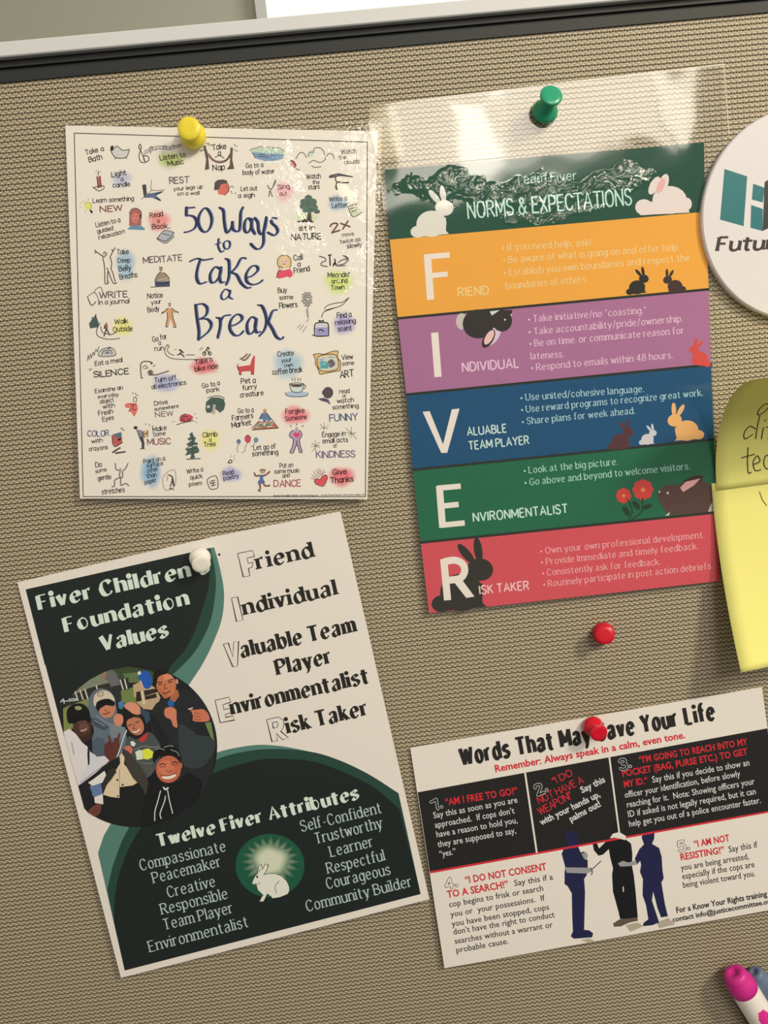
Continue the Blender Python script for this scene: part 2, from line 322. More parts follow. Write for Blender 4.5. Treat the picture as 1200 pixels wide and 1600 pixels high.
_spc = {}
def SPC(off):
    if off not in _spc:
        _spc[off] = sans_glyph('', off)[2]-.168-off
    return _spc[off]
class Print:
    """flat print lying on a surface; fn(x, y, lift) -> 3D point"""
    def __init__(s, fn): s.fn = fn; s.V = []; s.C = []; s.F = []; s.q = 0; s.fr = (0, 0, 1); s.dz = 1.5e-5; s.base = 0; s.jit = 3e-7
    def frame(s, ox=0, oy=0, k=1): s.fr = (ox, oy, k)
    def X(s, p): return (s.fr[0]+p[0]/s.fr[2], s.fr[1]+p[1]/s.fr[2])
    def lift(s, lay): s.q = (s.q+1) % 9; return (lay+s.base)*s.dz+s.q*s.jit
    def raw(s, pts, faces, cols, lay):
        b = len(s.V); z = s.lift(lay)
        for p in pts: s.V.append(s.fn(p[0], p[1], z))
        s.C += cols if isinstance(cols, list) else [cols]*len(pts)
        s.F += [tuple(b+i for i in f) for f in faces]
    def poly(s, col, pts, lay=1, smooth=False, scale=True):
        if isinstance(pts, str): pts = [tuple(map(float, p.split(','))) for p in pts.split()]
        if smooth: pts = smooth_pts(list(pts)+[pts[0]], 4)[0][:-1]
        P = [s.X(p) for p in pts] if scale else pts
        s.raw(P, tessellate_polygon([[Vector((p[0], p[1], 0)) for p in P]]), col, lay)
    def ell(s, col, cx, cy, rx, ry=None, ang=0, lay=1, n=22):
        ry = ry or rx; a = radians(ang)
        s.poly(col, [(cx+rx*cos(q)*cos(a)-ry*sin(q)*sin(a), cy+rx*cos(q)*sin(a)+ry*sin(q)*cos(a)) for q in [2*pi*i/n for i in range(n)]], lay)
    def blob(s, col, edge, cx, cy, rx, ry, lay=1, core=.45, n=28, wob=.06):
        P = [s.X((cx, cy))]; C = [col]; F = []
        rads = (core, .72, .9, 1.0); mixv = (0, .35, .8, 1.0)
        for r_, mv in zip(rads, mixv):
            for i in range(n):
                q = 2*pi*i/n; k = r_*(1+wob*sin(3*q+cx)+wob*.7*sin(5*q+cy))
                P.append(s.X((cx+rx*k*cos(q), cy+ry*k*sin(q)))); C.append(tuple(a*(1-mv)+b*mv for a, b in zip(col, edge)))
        for i in range(n):
            j = (i+1) % n; F.append((0, 1+j, 1+i))
            for k in range(3):
                a, b = 1+k*n, 1+(k+1)*n; F += [(a+i, a+j, b+j), (a+i, b+j, b+i)]
        s.raw(P, F, C, lay)
    def ribbon(s, col, P, hw, lay, closed=False, caps=True):
        n = len(P)
        if n == 1 or all(hypot(P[0][0]-q[0], P[0][1]-q[1]) < 1e-6 for q in P):
            r_ = hw[0]*1.15; m = 8
            s.raw([(P[0][0]+r_*cos(2*pi*i/m), P[0][1]+r_*sin(2*pi*i/m)) for i in range(m)], [tuple([0, i, i+1]) for i in range(1, m-1)], col, lay); return
        V = []; F = []
        for i in range(n):
            a = P[i-1] if i > 0 else (P[-2] if closed else P[0]); b = P[i+1] if i < n-1 else (P[1] if closed else P[-1])
            dx, dy = b[0]-a[0], b[1]-a[1]; L = hypot(dx, dy) or 1
            k = 1.0
            if 0 < i < n-1:
                e = (P[i][0]-P[i-1][0], P[i][1]-P[i-1][1]); l2 = hypot(*e) or 1
                k = 1/max(.5, abs((e[0]*dx+e[1]*dy)/(L*l2)))
            nx, ny = -dy/L*hw[i]*k, dx/L*hw[i]*k
            V += [(P[i][0]+nx, P[i][1]+ny), (P[i][0]-nx, P[i][1]-ny)]
        for i in range(n-1): F += [(2*i, 2*i+1, 2*i+3), (2*i, 2*i+3, 2*i+2)]
        if caps and not closed:
            for (e, o_, ia, ib) in ((P[0], P[1], 0, 1), (P[-1], P[-2], 2*n-2, 2*n-1)):
                dx, dy = e[0]-o_[0], e[1]-o_[1]; L = hypot(dx, dy) or 1; h = hw[0] if e is P[0] else hw[-1]
                ux, uy = dx/L, dy/L
                b = len(V); V += [(e[0]+ux*h*.7-uy*h*.7, e[1]+uy*h*.7+ux*h*.7), (e[0]+ux*h, e[1]+uy*h), (e[0]+ux*h*.7+uy*h*.7, e[1]+uy*h*.7-ux*h*.7)]
                if e is P[0]: F += [(ia, b+2, b+1), (ia, b+1, ib), (ib, b+1, b)]
                else: F += [(ia, b, b+1), (ia, b+1, ib), (ib, b+1, b+2)]
        s.raw(V, F, col, lay)
    def line(s, col, wpx, pts, lay=2, smooth=True, taper=False, pen=False):
        for st in (pts.split(';') if isinstance(pts, str) else [pts]):
            q = [tuple(map(float, p.split(','))) for p in st.split()] if isinstance(st, str) else st
            cl = False
            if smooth: q, cl = smooth_pts(q, 4)
            q = [s.X(p) for p in q]; n = len(q); hw = []
            for i in range(n):
                h = wpx/2
                if taper: h *= .35+.65*sin(pi*min(1, (i+.6)/n*1.0))**.7
                if pen and n > 1:
                    a, b = q[max(0, i-1)], q[min(n-1, i+1)]; th = atan2(-(b[1]-a[1]), b[0]-a[0]); h *= .42+.75*sin(th-radians(22))**2
                hw.append(h)
            s.ribbon(col, q, hw, lay, cl)
    def text(s, txt, x0, y0, x1, y1, h, col, style='hand', lay=3, wt=None, slant=0.0, hollow=None):
        """one line of lettering from (x0,y0) to (x1,y1) on its baseline; cap height h; frame units"""
        a, b = s.X((x0, y0)), s.X((x1, y1)); h = h/s.fr[2]
        dx, dy = b[0]-a[0], b[1]-a[1]; L = hypot(dx, dy); ux, uy = dx/L, dy/L; vx, vy = uy, -ux
        if style in ('sans', 'sansb'):
            off = {'sans': 0.006, 'sansb': .024}[style]
            g = []; x = 0
            for ch in txt:
                if ch == ' ': x += .30; continue
                V, F, bar = sans_glyph(ch, off)
                g.append((V, F, x)); x += bar-.168-off-SPC(off)
            tot = x; sx = L/tot; sy = h/.70
            for V, F, ox in g:
                used = sorted({i for f in F for i in f}); mp = {k: i for i, k in enumerate(used)}
                P = []
                for k in used:
                    X, Y = (V[k][0]+ox)*sx+V[k][1]*sy*slant, V[k][1]*sy; P.append((a[0]+ux*X+vx*Y, a[1]+uy*X+vy*Y))
                if P: s.raw(P, [tuple(mp[i] for i in f) for f in F], col, lay)
            return
        hand = style == 'hand'; serif = style in ('slab', 'fat', 'modern'); deco = style == 'deco'
        thick, thin = {'hand': (1.12, 1.12), 'pen': (.8, .8), 'slab': (.95, .6), 'fat': (1.95, .6), 'modern': (.85, .5), 'deco': (2.25, .5), 'round': (.7, .7), 'bold': (1.15, 1.15), 'brush': (1.0, .5), 'block': (2.1, 2.1), 'impact': (2.0, 1.35)}[style]
        if wt: thick *= wt; thin *= wt
        gap = {'hand': 1.35, 'slab': 1.9, 'fat': 2.7, 'modern': 2.0, 'deco': 2.7, 'bold': 1.9, 'impact': 2.9}.get(style, 1.7)
        if serif: txt = txt.replace('a', 'α')
        if style in ('deco', 'bold', 'round', 'impact') : txt = txt.replace('a', 'α')
        pos = []; x = 0
        for ch in txt:
            if ch == ' ': x += (2.6 if style != 'impact' else 3.6); continue
            wd, st = GL.get(ch, GL['o']); 
            if ch == 'α' and hand: pass
            pos.append((wd, st, x, ch)); x += wd+gap
        tot = max(.1, x-gap); sy = h/7.0; sx = L/tot if len(pos) > 1 else (L/max(.1, pos[0][0]) if L > 2 and pos[0][0] > 1 else sy)
        cx = sqrt(abs(sx*sy)) if hand else sy
        cx = min(cx, 1.25*min(sx, sy)) if hand else cx
        for wd, st, ox, ch in pos:
            jx, jy, ja = (random.uniform(-.25, .25), random.uniform(-.35, .35), random.uniform(-.05, .05)) if hand else (0, 0, 0)
            for sm, pts in st:
                cl = False
                if sm: q, cl = smooth_pts(pts, 3)
                else: q = pts
                wide = thick > 1.3 and ch in 'tfT' and sm is False and abs(q[0][1]-q[-1][1]) < .1
                if wide: e_ = .8 if ch != 'T' else .45; q = [(q[0][0]-e_, q[0][1]), (q[-1][0]+e_, q[-1][1])]
                hw = []
                n = len(q)
                for i in range(n):
                    if n == 1: hw.append(thick/2*(1.0 if not serif else .95)*cx*(2.3 if ch == '•' else 1)); continue
                    p0, p1 = q[max(0, i-1)], q[min(n-1, i+1)]; th = atan2(p1[1]-p0[1], p1[0]-p0[0])
                    k = sin(th-radians(25))**2 if thick != thin else 1
                    if thick != thin and abs(cos(th)) < .15: k = .95
                    if thick != thin and not sm and abs(sin(th)) < .15: k = 0
                    t_ = thin+(thick-thin)*k
                    if wide: t_ = max(thin, .85)
                    if deco and cl and q[i][0] > wd*.55: t_ = thin
                    hw.append(t_/2*cx)
                P = []
                for p in q:
                    X, Y = (p[0]+ox+jx)*sx, (p[1]+jy)*sy; X += Y*(slant+ja); P.append((a[0]+ux*X+vx*Y, a[1]+uy*X+vy*Y))
                s.ribbon(col, P, hw, lay, cl, caps=(style in ('hand', 'round', 'pen', 'brush', 'block')))
                if hollow: s.ribbon(hollow, P, [max(.3, z-.12*h/7*2-.45) for z in hw], lay+1.5, cl, caps=True)
                if serif and sm is not None and not cl:
                    for e, o_ in ((q[0], q[1]), (q[-1], q[-2])):
                        ty = min((abs(e[1]-yy), yy) for yy in (0, 5, 7, 7.3, -2.2))
                        if ty[0] < .05 and abs(e[1]-o_[1]) > .8*abs(e[0]-o_[0]) and not (ch in 'tfUjgM' and e[1] > 6 and ch != 'U' and ch != 'M') and not (ch == 'α'):
                            if ch in 'VWvw' and e[1] == 0: continue
                            if ch in 'Nn' and ch == 'N' and e[0] == 5 and e[1] == 0: continue
                            hl = {'fat': 1.5, 'modern': 1.15}.get(style, .95); r0 = hl if not (e[1] in (5, 7.3) and ch in 'bdhiklmnpru') else .25
                            sh = thin if style != 'slab' else .7
                            yy = e[1]+(sh/2 if e[1] <= 0 else -sh/2); Q = []
                            for X in (e[0]-hl, e[0]+r0):
                                X2, Y2 = (X+ox)*sx, yy*sy; X2 += Y2*slant; Q.append((a[0]+ux*X2+vx*Y2, a[1]+uy*X2+vy*Y2))
                            s.ribbon(col, Q, [sh/2*cx]*2, lay, False, caps=False)
    def done(s, name, m, parent, label=None):
        o = mesh_obj(name, s.V, s.F, m, parent, cols=s.C)
        if label: o['label'] = label
        return o
# ------------------------------------------------------------------ the setting
p_l, p_r = W(-60, 0), W(1400, 0)
GA = -0.0                                # the rail follows the fabric's rows
def rail_z(px, py): return W(px, py).z
# heights of the rail's edges on the wall plane
zt = [W(0, 133).z, W(1200, 18).z]
Z_FAB = sum(zt)/2
X0, X1 = -.9, .9
bm = bmesh.new(); box(bm, X0, X1, 0, .045, 0.0, Z_FAB+.0004)
wall = bm_obj('wall_front', bm, FAB); wall['kind'] = 'structure'; wall['label'] = 'grey beige woven fabric of the cubicle partition'
BLK = noise_bump(mat('black_channel', alb(30, 34, 34), .6), 60, .1)
BLK2 = mat('black_rubber', alb(22, 24, 22), .6)
RAIL = noise_bump(mat('grey_metal_rail', alb(206, 199, 185), .5, 0), 500, .15, .0001)
S_ = .000267
def bar(name, pts, m):
    bm = bmesh.new(); n = len(pts); A = [bm.verts.new((X0, y, z)) for y, z in pts]; Bv = [bm.verts.new((X1, y, z)) for y, z in pts]
    for i in range(n): bm.faces.new((A[i], A[(i+1) % n], Bv[(i+1) % n], Bv[i]))
    bm.faces.new(A); bm.faces.new(Bv[::-1])
    o = bm_obj(name, bm, m); o['kind'] = 'structure'; return o
zf = Z_FAB
RZ = (W(0, 95).z+W(600, 35).z)/2; RT = (W(0, 68, .0016).z+W(600, 8, .0016).z)/2; g_ = RZ-zf
bar('trim_1', [(-.0008, zf), (-.0008, zf+g_*.40), (.0010, zf+g_*.43), (.0010, zf+g_*.62), (-.0002, zf+g_*.64), (-.0002, zf+g_*.70), (.045, zf+g_*.70), (.045, zf)], BLK)
bar('trim_2', [(.0012, zf+g_*.70), (.0012, RZ), (.045, RZ), (.045, zf+g_*.70)], BLK2)
bar('trim_3', [(-.0012, RZ), (-.0016, RZ+.0004), (-.0016, RT-.0005), (-.0012, RT), (.051, RT), (.052, RT-.0008), (.052, RZ+.0006), (.051, RZ)], RAIL)
# the room beyond the partition
FARW = noise_bump(mat('far_wall_paint', alb(186, 179, 150), .8), 30, .1)
bm = bmesh.new(); box(bm, -4, 4, 2.6, 2.7, 0, 3.2); o = bm_obj('wall_back', bm, FARW); o['kind'] = 'structure'; o['label'] = 'blurred grey beige wall beyond the partition'
FLR = noise_bump(mat('carpet', alb(120, 115, 105), .95), 200, .4); bm = bmesh.new(); box(bm, -4, 4, -3.5, 2.7, -.05, 0); o = bm_obj('floor', bm, FLR); o['kind'] = 'structure'
# bright window / light screen far behind
PANE = bpy.data.materials.new('daylit_pane'); PANE.use_nodes = True; n = PANE.node_tree.nodes; n.clear(); e = n.new('ShaderNodeEmission'); e.inputs[0].default_value = (1, .97, .87, 1); e.inputs[1].default_value = 1.25
ou = n.new('ShaderNodeOutputMaterial'); PANE.node_tree.links.new(e.outputs[0], ou.inputs[0])
def Wf(px, py, y):
    d = ray(px, py); return CAM+d*((y+D)/d.y)
q0 = Wf(417, 20, 2.55)
win = thing('window_1', 'bright daylit window beyond the top rail', 'window', (q0.x+1.2, 2.58, q0.z)); del win['category']; win['kind'] = 'structure'
bm = bmesh.new(); box(bm, q0.x, q0.x+3.2, 2.56, 2.58, q0.z-.9, q0.z+1.2); bm_obj('window_pane', bm, PANE, win)
FRM = mat('window_frame_paint', alb(214, 206, 186), .5)
bm = bmesh.new(); box(bm, q0.x-.035, q0.x, 2.54, 2.6, q0.z-.95, q0.z+1.25); bm_obj('window_frame', bm, FRM, win)

# ------------------------------------------------------------------ flat sheets pinned to the wall
class Sheet:
    """plane through three photograph pixels, each with its own distance off the fabric"""
    def __init__(s, *p):
        a, b, c = [W(*q) for q in p]; s.a = a; s.n = (b-a).cross(c-a).normalized()
        if s.n.y > 0: s.n = -s.n
    def pt(s, px, py, lift=0.0):
        d = ray(px, py); a = s.a+s.n*lift
        return CAM+d*((a-CAM).dot(s.n)/d.dot(s.n))
def slab(name, sh, pts, thick, m, parent, base=0.0):
    """a thin sheet with real thickness from an outline in pixels"""
    n = len(pts); V = [sh.pt(x, y, base) for x, y in pts]+[sh.pt(x, y, base)-sh.n*thick for x, y in pts]
    tri = tessellate_polygon([[Vector((x, y, 0)) for x, y in pts]])
    F = [tuple(t_) for t_ in tri]+[tuple(n+i for i in t_[::-1]) for t_ in tri]+[(i, (i+1) % n, n+(i+1) % n, n+i) for i in range(n)]
    me = bpy.data.meshes.new(name); me.from_pydata([tuple(v) for v in V], [], F); bm = bmesh.new(); bm.from_mesh(me); bmesh.ops.recalc_face_normals(bm, faces=bm.faces)
    bm.to_mesh(me); bm.free(); me.materials.append(m); o = bpy.data.objects.new(name, me); COL.objects.link(o)
    if parent: o.parent = parent; o.matrix_parent_inverse = parent.matrix_world.inverted()
    return o
def sheet_film(name, sh, pts, lift, m, parent):
    V = [sh.pt(x, y, lift) for x, y in pts]
    tri = tessellate_polygon([[Vector((x, y, 0)) for x, y in pts]])
    o = mesh_obj(name, V, [tuple(t_) for t_ in tri], m, parent)
    for p in o.data.polygons:
        if p.normal.y > 0: p.flip()
    return o
K_ = alb(30, 26, 26); GR = alb(120, 112, 104); INKB = alb(44, 52, 84)
WHT = alb(226, 212, 190)
# ---- 1: the hand-drawn list of fifty breaks
S1 = Sheet((102, 196, .0012), (590, 205, .0012), (125, 779, .0035))
p1 = thing('laminated_poster', 'white laminated poster titled 50 Ways to Take a Break with small coloured drawings', 'poster', W(345, 205, .0012))
slab('paper_sheet', S1, [(102, 196), (590, 205), (574, 780), (125, 779)], .0003, PAPER, p1)
F1 = film('laminate_film_crinkled', [(440, 280, 40, 50), (462, 370, 26, 60), (578, 310, 20, 120), (545, 250, 30, 40), (560, 430, 28, 40)], 0.0, .0008)
sheet_film('laminate_film', S1, [(97, 187), (597, 190), (581, 789), (120, 788)], .0007, F1, p1)
bd = Print(S1.pt)
for a, b in (((116, 208), (574, 222)), ((574, 222), (571, 776)), ((571, 776), (130, 776)), ((130, 776), (116, 208))): bd.line(K_, 1.3, [a, b], 2, smooth=False)
bd.done('border_line', INKL, p1)
sp1 = Print(S1.pt); d1 = Print(S1.pt); x1 = Print(S1.pt)
FA, FB, FC, FD, FE, FF = (100, 190, 4.8), (340, 190, 4.615), (100, 380, 4.8), (100, 580, 4.8), (340, 580, 4.615), (340, 380, 4.615)
def spots(fr, L):
    sp1.frame(*fr)
    for cx, cy, rx, ry, c in L: sp1.blob(alb(*[int(v*.76+w_*.24) for v, w_ in zip(c, (226, 212, 190))]), alb(236, 222, 201), cx, cy, rx, ry, 1)
spots(FA, [(800, 285, 120, 68, (214, 222, 120)), (430, 430, 90, 78, (186, 182, 206)), (712, 745, 100, 92, (236, 128, 118))])
spots(FB, [(480, 505, 80, 85, (244, 176, 172)), (868, 588, 85, 68, (150, 175, 192)), (640, 690, 110, 30, (200, 214, 150))])
spots(FC, [(462, 160, 85, 140, (150, 182, 196)), (440, 625, 90, 88, (232, 228, 110)), (1050, 922, 125, 75, (226, 92, 98))])
spots(FD, [(768, 90, 125, 80, (160, 160, 194)), (1097, 515, 90, 98, (232, 226, 116)), (652, 755, 92, 145, (120, 165, 194))])
spots(FE, [(95, 745, 92, 66, (165, 160, 200)), (560, 318, 120, 78, (234, 104, 112)), (895, 760, 112, 84, (230, 88, 98))])
spots(FF, [(870, 280, 118, 105, (204, 224, 100)), (912, 582, 95, 92, (158, 148, 188)), (505, 870, 125, 125, (160, 186, 208))])
sp1.done('colour_spot', INKL, p1)
def T1(fr, L):
    x1.frame(*fr)
    for q in L:
        t_, a, b, c, d, h = q[:6]; x1.text(t_, a, b, c, d, h, alb(*q[6]) if len(q) > 6 else K_, 'hand')
BR_, BLU, GY = (126, 70, 66), (58, 76, 112), (88, 80, 78)
T1(FA, [('Take', 165, 248, 258, 228, 36), ('a', 280, 220, 300, 216, 34), ('Bath', 190, 306, 286, 280, 38), ('Listen', 722, 290, 850, 272, 36), ('to', 872, 268, 915, 262, 34), ('Music', 780, 332, 898, 318, 36),
 ('Light', 360, 416, 468, 400, 36), ('a', 428, 448, 446, 446, 30), ('candle', 368, 494, 496, 482, 32), ('REST', 792, 464, 938, 456, 46, GY), ('your legs up', 824, 518, 1040, 500, 26), ('on a wall', 852, 554, 1014, 548, 26),
 ('Learn something', 220, 610, 524, 592, 32), ('NEW', 274, 678, 438, 668, 42, BR_), ('Listen to a', 242, 792, 424, 752, 34), ('guided', 252, 838, 370, 812, 30), ('relaxation', 264, 884, 456, 836, 30),
 ('Read', 648, 722, 742, 708, 36), ('a', 700, 758, 716, 756, 28), ('Book...', 662, 806, 800, 798, 36)])
T1((0, 0, 1), [('Take', 332, 235, 354, 232, 8.5), ('a', 341, 243.5, 345, 243, 8), ('Nap', 333, 266, 351, 265, 8.5)])
T1(FB, [('Go to a', 206, 334, 328, 326, 32), ('body of water', 182, 384, 412, 372, 32), ('Let out', 168, 502, 286, 494, 32), ('a sigh', 150, 550, 266, 544, 30), ('Watch', 892, 234, 1000, 226, 32, GY), ('the', 876, 272, 930, 268, 26, GY), ('clouds', 914, 306, 1022, 300, 28, GY),
 ('Watch', 642, 414, 744, 408, 34), ('the', 686, 450, 734, 448, 26), ('stars', 656, 490, 736, 484, 32), ('sit in', 588, 786, 700, 780, 34), ('NATURE', 532, 854, 748, 846, 42), ('Write a', 806, 576, 932, 568, 32), ('Letter', 828, 624, 938, 614, 34),
 ('2x', 826, 798, 952, 758, 60, (112, 74, 70)), ('move', 900, 830, 984, 820, 26, GY), ('twice as', 886, 880, 1030, 860, 28, GY), ('slowly', 936, 914, 1042, 900, 30), ('Sing', 436, 490, 520, 480, 32, BR_), ('out', 448, 535, 500, 530, 28, BR_)])
T1(FC, [('Take', 397, 86, 486, 80, 36), ('Deep', 406, 146, 498, 140, 32), ('Belly', 414, 210, 504, 200, 38), ('Breaths', 420, 272, 550, 252, 38), ('MEDITATE', 598, 150, 884, 128, 44, GY), ('WRITE', 268, 414, 474, 402, 44, GY), ('in a journal', 260, 460, 488, 448, 32),
 ('Walk', 380, 606, 480, 600, 34), ('Outside', 370, 666, 514, 656, 36), ('Notice', 626, 414, 742, 406, 36), ('your', 656, 460, 730, 450, 30), ('Body', 630, 518, 716, 506, 36), ('Go for', 668, 740, 774, 714, 38), ('a', 712, 764, 728, 762, 30), ('run', 682, 808, 750, 798, 32),
 ('Eat a meal', 234, 920, 440, 888, 32), ('in', 192, 956, 210, 952, 16), ('SILENCE', 224, 1008, 484, 978, 42), ('Take a', 986, 912, 1114, 888, 34), ('bike ride', 984, 962, 1154, 936, 36)])
T1(FD, [('Turn off', 680, 84, 844, 62, 34), ('all electronics', 660, 134, 916, 100, 32), ('Examine an', 234, 164, 442, 136, 30), ('everyday', 256, 204, 410, 186, 26), ('object', 272, 244, 374, 228, 30), ('with', 294, 282, 380, 268, 30), ('Fresh', 260, 334, 368, 314, 34), ('Eyes', 290, 376, 374, 360, 32),
 ('Drive', 680, 258, 778, 246, 32), ('somewhere', 680, 298, 860, 272, 26), ('NEW', 688, 342, 818, 330, 34, (126, 96, 90)), ('Go to a', 1040, 128, 1168, 102, 34), ('park', 1070, 158, 1166, 148, 30), ('COLOR', 178, 490, 338, 486, 42, BLU), ('with', 208, 540, 290, 530, 28), ('crayons', 188, 598, 328, 584, 30),
 ('Make', 670, 454, 768, 438, 34), ('Some', 672, 490, 760, 478, 30), ('MUSIC', 630, 554, 798, 545, 44, (128, 70, 76)), ('Climb', 1042, 498, 1150, 486, 34), ('a', 1090, 528, 1106, 526, 28), ('Tree', 1050, 568, 1138, 558, 32), ('Do', 238, 720, 284, 716, 38), ('some', 238, 766, 320, 750, 28), ('gentle', 254, 820, 354, 806, 34),
 ('stretches', 286, 922, 454, 906, 36), ('Paint on a', 600, 694, 758, 668, 32), ('surface', 622, 724, 744, 704, 30), ('other', 626, 762, 708, 746, 30), ('than', 624, 804, 694, 790, 32), ('paper', 608, 850, 694, 828, 30), ('Write a', 922, 768, 1044, 750, 32), ('quick', 948, 812, 1040, 800, 30), ('poem', 940, 862, 1034, 852, 30)])
T1(FE, [('Read', 42, 754, 118, 740, 32), ('poetry', 46, 788, 154, 768, 30), ('Pet a', 170, 90, 274, 84, 36), ('furry', 182, 138, 284, 124, 32), ('creature', 164, 188, 330, 172, 34), ('read', 880, 160, 950, 155, 30), ('or', 902, 190, 928, 188, 26), ('watch', 862, 230, 980, 220, 30), ('something', 830, 275, 1016, 262, 30),
 ('FUNNY', 810, 362, 1010, 352, 48, (78, 92, 116)), ('Go to a', 148, 304, 260, 295, 34), ('Farmers', 108, 358, 256, 335, 36), ('Market', 104, 408, 244, 385, 38), ('Forgive', 492, 308, 626, 298, 34), ('Someone', 490, 360, 644, 342, 32), ('Let go of', 262, 570, 420, 556, 34), ('something', 252, 612, 436, 600, 34),
 ('Engage in', 756, 474, 920, 465, 32), ('small acts', 758, 520, 940, 508, 32), ('of', 836, 552, 860, 550, 28), ('KINDNESS', 714, 624, 992, 620, 46, (110, 84, 112)), ('Put on', 450, 698, 544, 690, 32), ('some music', 410, 738, 590, 728, 30), ('and', 470, 768, 520, 762, 28), ('DANCE', 408, 834, 598, 828, 46, (164, 70, 70)), ('Give', 830, 748, 930, 740, 38), ('Thanks', 816, 808, 980, 795, 40)])
T1(FF, [('Call', 552, 125, 612, 118, 38), ('a', 578, 165, 598, 163, 32), ('Friend', 553, 216, 666, 200, 38), ('Meander', 796, 248, 956, 240, 36), ('around', 824, 290, 934, 284, 32), ('Town', 817, 338, 914, 330, 32), ('Buy', 437, 358, 500, 352, 36), ('some', 448, 408, 544, 402, 30), ('Flowers', 447, 470, 576, 458, 38), ('Find a', 862, 540, 966, 530, 36),
 ('relaxing', 850, 588, 996, 572, 32), ('scent', 870, 635, 968, 626, 34), ('Create', 434, 818, 550, 806, 34), ('your', 464, 862, 534, 852, 28), ('own', 484, 894, 544, 888, 26), ('coffee break', 396, 950, 612, 926, 38), ('View', 897, 840, 976, 832, 34), ('some', 902, 882, 984, 876, 28), ('ART', 884, 970, 982, 960, 48)])
x1.frame(*FE); x1.text('Karen Horneffer-Ginter www.karenhg.com', 403, 901, 728, 899, 10, K_, 'sansb'); x1.text('Art by Paula Hansen www.chart-magic.com', 745, 898, 1066, 894, 10, K_, 'sansb')
x1.done('lettering', INKL, p1)
# the big title, drawn with a brush
tt = Print(S1.pt); tt.frame(280, 310, 6.957)
TI = ['165,95 110,100 75,100;75,100 72,180;75,180 150,195 185,250 165,320 110,355 50,368', '270,105 215,180 205,270 240,345 290,362 335,310 350,220 320,135 270,105', '435,100 475,130 485,240 500,340 525,370 565,310 575,258;575,258 580,330 615,355 650,345 660,240 665,150 690,95', '775,240 745,212 710,255 705,340 740,370 775,320 782,240;785,225 785,320 815,378', '820,215 850,260 860,350 890,388 925,330 945,205;942,215 915,360 912,480 880,540 830,545 775,495', '1055,215 1010,212 1000,260 1050,310 1065,360 1030,400 960,370', '425,440 420,520 450,580 485,565;390,500 450,478', '510,460 480,490 490,540 530,545 548,505 540,468 510,460',
 '110,685 190,652 260,668 360,652;225,665 195,760 185,860 220,925 295,905', '430,760 385,745 335,820 340,905 390,905 440,830 450,750;450,750 435,850 450,910 490,905', '500,655 535,680 540,800 530,880 505,935;720,650 670,650 620,740 560,805;560,805 620,830 670,920 730,970 775,965', '720,860 790,840 850,780 835,735 780,740 725,820 730,900 790,935 860,920 905,885', '545,1010 500,985 455,1040 460,1090 500,1092 545,1040 550,1000;548,1005 540,1070 575,1090',
 '175,1160 190,1300 210,1440 205,1530;185,1155 250,1145 300,1190 285,1270 215,1310;215,1310 300,1310 345,1370 310,1450 210,1530', '400,1295 440,1310 440,1400 415,1510;440,1350 480,1280 555,1265', '535,1390 610,1370 675,1320 670,1275 620,1260 560,1320 545,1410 590,1480 650,1485 695,1440', '820,1300 780,1290 735,1360 740,1450 775,1470 820,1420 835,1310;832,1310 820,1400 840,1455 880,1445', '850,1160 890,1165 925,1230 945,1330 920,1430 865,1495;1060,1210 1010,1225 970,1330;960,1340 1010,1420 1050,1500 1100,1530 1130,1505']
for i, q in enumerate(TI):
    wq = 3.0 if i in (6, 7, 12) else 4.6
    tt.frame(280.9, 310.5, 6.957); tt.line(alb(88, 108, 158), wq+.6, q, 2, pen=True)
    tt.frame(280, 310, 6.957); tt.line(alb(40, 46, 70), wq*.82, q, 3, pen=True)
tt.done('title_lettering', INKL, p1)
